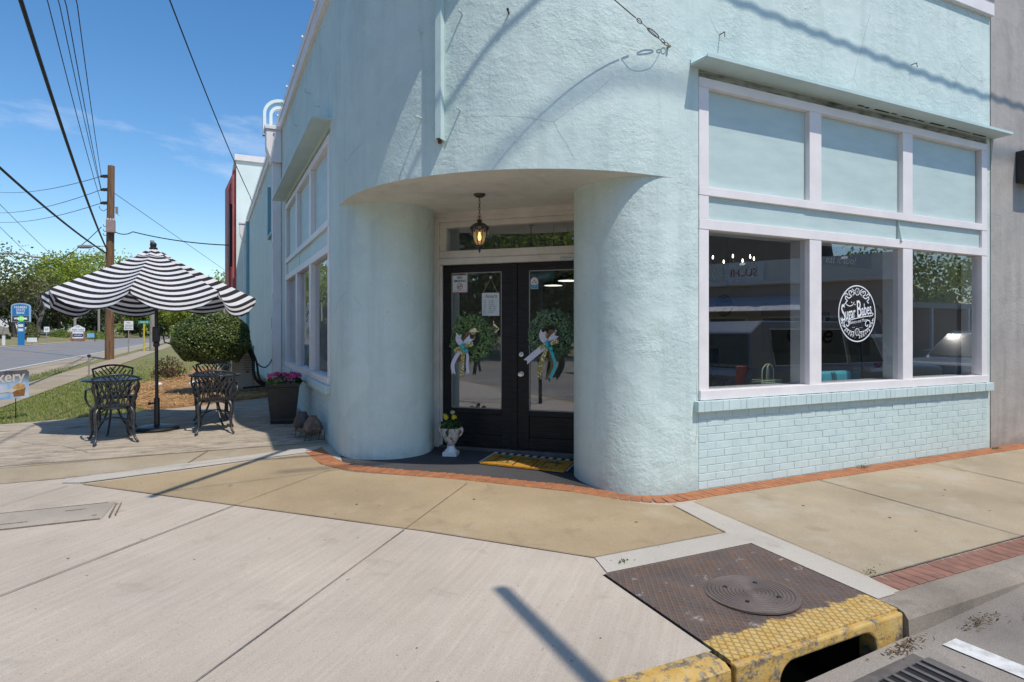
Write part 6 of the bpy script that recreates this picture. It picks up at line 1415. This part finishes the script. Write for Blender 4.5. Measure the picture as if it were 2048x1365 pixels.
for x in (-3.2,2.1,7.3): mb=MB(); mb.extr([(.255,5.7),(.48,5.55),(.36,5.0),(.255,4.9)],(x,0,0),(0,1,0),(0,0,1),(.3,0,0)); mb.build('bracket',M['white'],**LB)
mb=MB(); a,b=-2.2,6.0; mb.add([(a,.02,3.7),(b,.02,3.7),(b+.2,1.9,2.85),(a-.2,1.9,2.85),(a,.02,3.75),(b,.02,3.75),(b+.2,1.9,2.90),(a-.2,1.9,2.90)],[(0,1,2,3),(7,6,5,4),(0,4,5,1),(1,5,6,2),(2,6,7,3),(3,7,4,0)])
for k in range(18): x=a+.2+k*.45; mb.add([(x-.02,.03,3.756),(x+.02,.03,3.756),(x+.02,1.88,2.93),(x-.02,1.88,2.93)],[(0,1,2,3)])
mb.build('awning',pbr('blue_grey_awning',(.48,.50,.57),None,.45),**LB)
for x in (-7,-4,.2,3.2,6.4):
    mb=MB(); mb.bb(x,x+2.2,.002,.06,.7,2.6); f_=mb.build('window',M['white'],**LB); mb=MB(); mb.bb(x+.08,x+2.12,.05,.08,.78,2.52); mb.build('pane',pbr('dark_pane',(.05,.055,.06),None,.1),f_,world=False)
for x0,x1,z0,z1,lines in ((-3.6,-1.2,1.3,2.75,(('Now Serving',.34,2.3),('Hibachi',.36,1.75))),(1.2,3.4,4.6,5.65,(('SUSHI',.6,5.1),))):
    mb=MB(); mb.bb(x0,x1,.30 if z0>4 else .085,.33 if z0>4 else .11,z0,z1); sn=mb.build('sign_board',M['white'],**LB); mb=MB()
    for t_,sz,z in lines: v,f=text(t_,sz,bold=.006); mb.mesh(v,f,((x0+x1)/2,.345 if z0>4 else .12,z),(-1,0,0),(0,0,1))
    mb.build('lettering',M['red_ink'] if z0>4 else M['ink'],sn,world=False)
rb2=thing('row_building','long low brown row building with white posts farther along the street','building',(50,-15,-.25))
mb=MB(); mb.bb(36,95,-24,-15.5,-.4,3.0); mb.build('wall',M['brick2'],rb2); mb=MB(); mb.bb(35.8,95,-24.2,-14.6,3.0,3.35); mb.build('roof',pbr('grey_roof_edge',(.42,.40,.38),(.36,.34,.32),.7,2),rb2)
for k in range(14): mb=MB(); mb.bb(37+k*4,37.15+k*4,-14.75,-14.6,-.3,3.0); mb.build('post',M['white'],rb2)
WG='trees beyond the facing building'
DW=[(-34,-7,13,7,'green'),(-36,-15,15,8,'dark'),(-33,-11,11,7,'spring'),(-40,-22,15,8,'green'),(-34,0,13,7,'dark'),(-24,-17,9,6,'green'),(-28,-10,8,6,'dark'),(-36,14,13,7,'dark'),(-32,18,10,6,'green')]
for i,(x,y,h,r,k) in enumerate(((40,-30,16,6,'bare'),(16,-34,14,6,'bare'),(29,-40,16,6,'bare'),(80,-30,13,9,'spring'),(-8,-22,11,6,'green'),(-15,-17,12,6.5,'spring'),(-22,-28,14,7,'green'),(-30,-14,13,7,'spring'),(-3,-34,13,6,'dark'),(-27,-2,12,6,'dark'),(-30,10,12,6.5,'green'),(-28,24,13,6.5,'spring'),(-34,36,14,7,'green'),*DW,(98,-27,12,9,'green'),(58,-29,12,8,'green'),(68,-31,13,8,'spring'),(24,-36,15,6,'bare'),(34,-33,15,6,'bare'))):
    tree(x,y,h,r,k,('bare branched' if k=='bare' else 'leafy')+' tree behind the camera, seen only as a reflection in the glass',300+i,(5200 if x<-15 else 3600) if k!='bare' else 0,cb=.2,ls=.42,group=WG,z0=zstreet(0,-5)-.3 if x>-16 else None)
cp={}
def car(name,label,x0,y0,L,Wd,H,body,dirn,suv=True,cat='car'):
    z0=zstreet(5,-1)-.02; t=thing(name,label,cat,(x0,y0,z0)); bm_=body
    def X(u): return x0+dirn*u
    prof=[(0,.35),(0,.95),(.05,1.02),(L*.28,1.08),(L*.98,1.10),(L,.95),(L,.38),(L*.88,.30),(L*.12,.30)]
    mb=MB(); mb.extr([(X(p[0])-x0,p[1]) for p in prof],(x0,y0-Wd/2,z0),(1,0,0),(0,0,1),(0,Wd,0)); b=mb.build('body',bm_,t,bevel=.07,seg=3)
    gh=[(L*.24,1.05),(L*.37,H-.06),(L*.42,H),(L*.90,H),(L*.96,H-.2),(L*.985,1.08)] if suv else [(L*.22,1.0),(L*.38,H-.05),(L*.44,H),(L*.70,H),(L*.88,1.0)]
    mb=MB(); n=len(gh); vs=[]
    for s in (-1,1):
        for u,z in gh: w=Wd/2-.04-.16*(z-1.05)/(H-1.05); vs.append((X(u),y0+s*w,z0+z))
    mb.add(vs,[tuple(range(n-1,-1,-1)),tuple(range(n,2*n))]+[(i,(i+1)%n,n+(i+1)%n,n+i) for i in range(n)]); mb.build('cabin',bm_,t,bevel=.04,seg=2)
    gl=pbr('dark_car_glass',(.015,.018,.02),None,.03,spec=.25)
    for (ua,za),(ub,zb),nm in ((gh[0],gh[1],'windscreen'),(gh[-1],gh[-2],'rear_window')):
        mb=MB(); P=[]
        for (u,z) in ((ua+(ub-ua)*.08,za+(zb-za)*.10),(ua+(ub-ua)*.96,za+(zb-za)*.96)):
            w=Wd/2-.10-.16*(z-1.05)/(H-1.05); o_=-.014 if nm=='windscreen' else .014
            P+=[(X(u+o_),y0-w,z0+z+.008),(X(u+o_),y0+w,z0+z+.008)]
        mb.add(P,[(0,1,3,2)]); mb.build(nm,gl,t)
    cuts=[(L*.37,L*.52),(L*.535,L*.70),(L*.715,L*.88)] if suv else [(L*.36,L*.53),(L*.545,L*.72)]
    for s in (-1,1):
        for a,c in cuts:
            mb=MB(); vs=[]
            for u,z in ((a-.15*(a==cuts[0][0]),1.12),(c,1.12),(c,H-.14),(a+.10*(a==cuts[0][0]),H-.14)): w=Wd/2-.04-.16*(z-1.05)/(H-1.05)+.012; vs.append((X(u),y0+s*w,z0+z))
            mb.add(vs,[(0,1,2,3),(3,2,1,0)]); mb.build('side_window',gl,t)
            if s==1 and 'chrome' in M: mb=MB(); mb.tube(vs+[vs[0]],.012,5); mb.build('window_trim',M['chrome'],t)
        for u in (L*.18,L*.80):
            mb=MB(); mb.lathe([(.0,-.10),(.20,-.11),(.34,-.10),(.36,-.06),(.36,.06),(.34,.10),(.22,.11),(.20,.08),(0,.07)],(0,0,0),28); Mx=Matrix.Translation((X(u),y0+s*(Wd/2-.08),z0+.36))@Matrix.Rotation(rad(-90*s),4,'X'); mb.v=[tuple(Mx@Vector(p)) for p in mb.v]; wl_=mb.build('wheel',M['cable'],t,smooth=40)
            mb=MB(); mb.lathe([(.22,.09),(.21,.115),(.06,.10),(0,.11)],(0,0,0),20); mb.v=[tuple(Mx@Vector(p)) for p in mb.v]; mb.build('rim',M['chrome'],wl_,smooth=40)
        mb=MB(); mb.box((X(.10),y0+s*Wd*.36,z0+.85),(.16,.34,.16)); mb.build('headlight',M['paper'],t,bevel=.03)
        mb=MB(); mb.box((X(L-.04),y0+s*Wd*.40,z0+.95),(.12,.16,.35)); mb.build('tail_light',M['red_ink'],t,bevel=.02)
        mb=MB(); mb.box((X(L*.33),y0+s*(Wd/2+.10),z0+1.16),(.12,.22,.16)); mb.build('mirror',bm_,t,bevel=.03)
    return t
dk=NT('dark_car_paint'); dk.col((.10,.115,.14)); dk.b.inputs['Roughness'].default_value=.25; dk.b.inputs['Coat Weight'].default_value=.8
wh=NT('silver_car_paint'); wh.col((.085,.10,.14)); wh.b.inputs['Roughness'].default_value=.45; wh.b.inputs['Coat Weight'].default_value=.15
rd_=NT('red_car_paint'); rd_.col((.28,.02,.02)); rd_.b.inputs['Roughness'].default_value=.3; rd_.b.inputs['Coat Weight'].default_value=.6
car('parked_suv','dark grey sport utility vehicle parked at the kerb before the right window',12.9,.75,5.2,2.0,1.86,dk.m,-1)
car('parked_car','dark blue grey car parked behind the dark one along the kerb',14.3,.75,5.2,1.95,1.7,wh.m,1,cat='car')
wh2=NT('white_car_paint'); wh2.col((.62,.62,.62)); wh2.b.inputs['Roughness'].default_value=.35
car('parked_car','small white saloon across the side road mirrored in the right door',-14,-6,4.5,1.8,1.45,wh2.m,1,False)
car('parked_car','red saloon across the side road mirrored in the left door',-18,4,4.5,1.8,1.45,rd_.m,1,False)
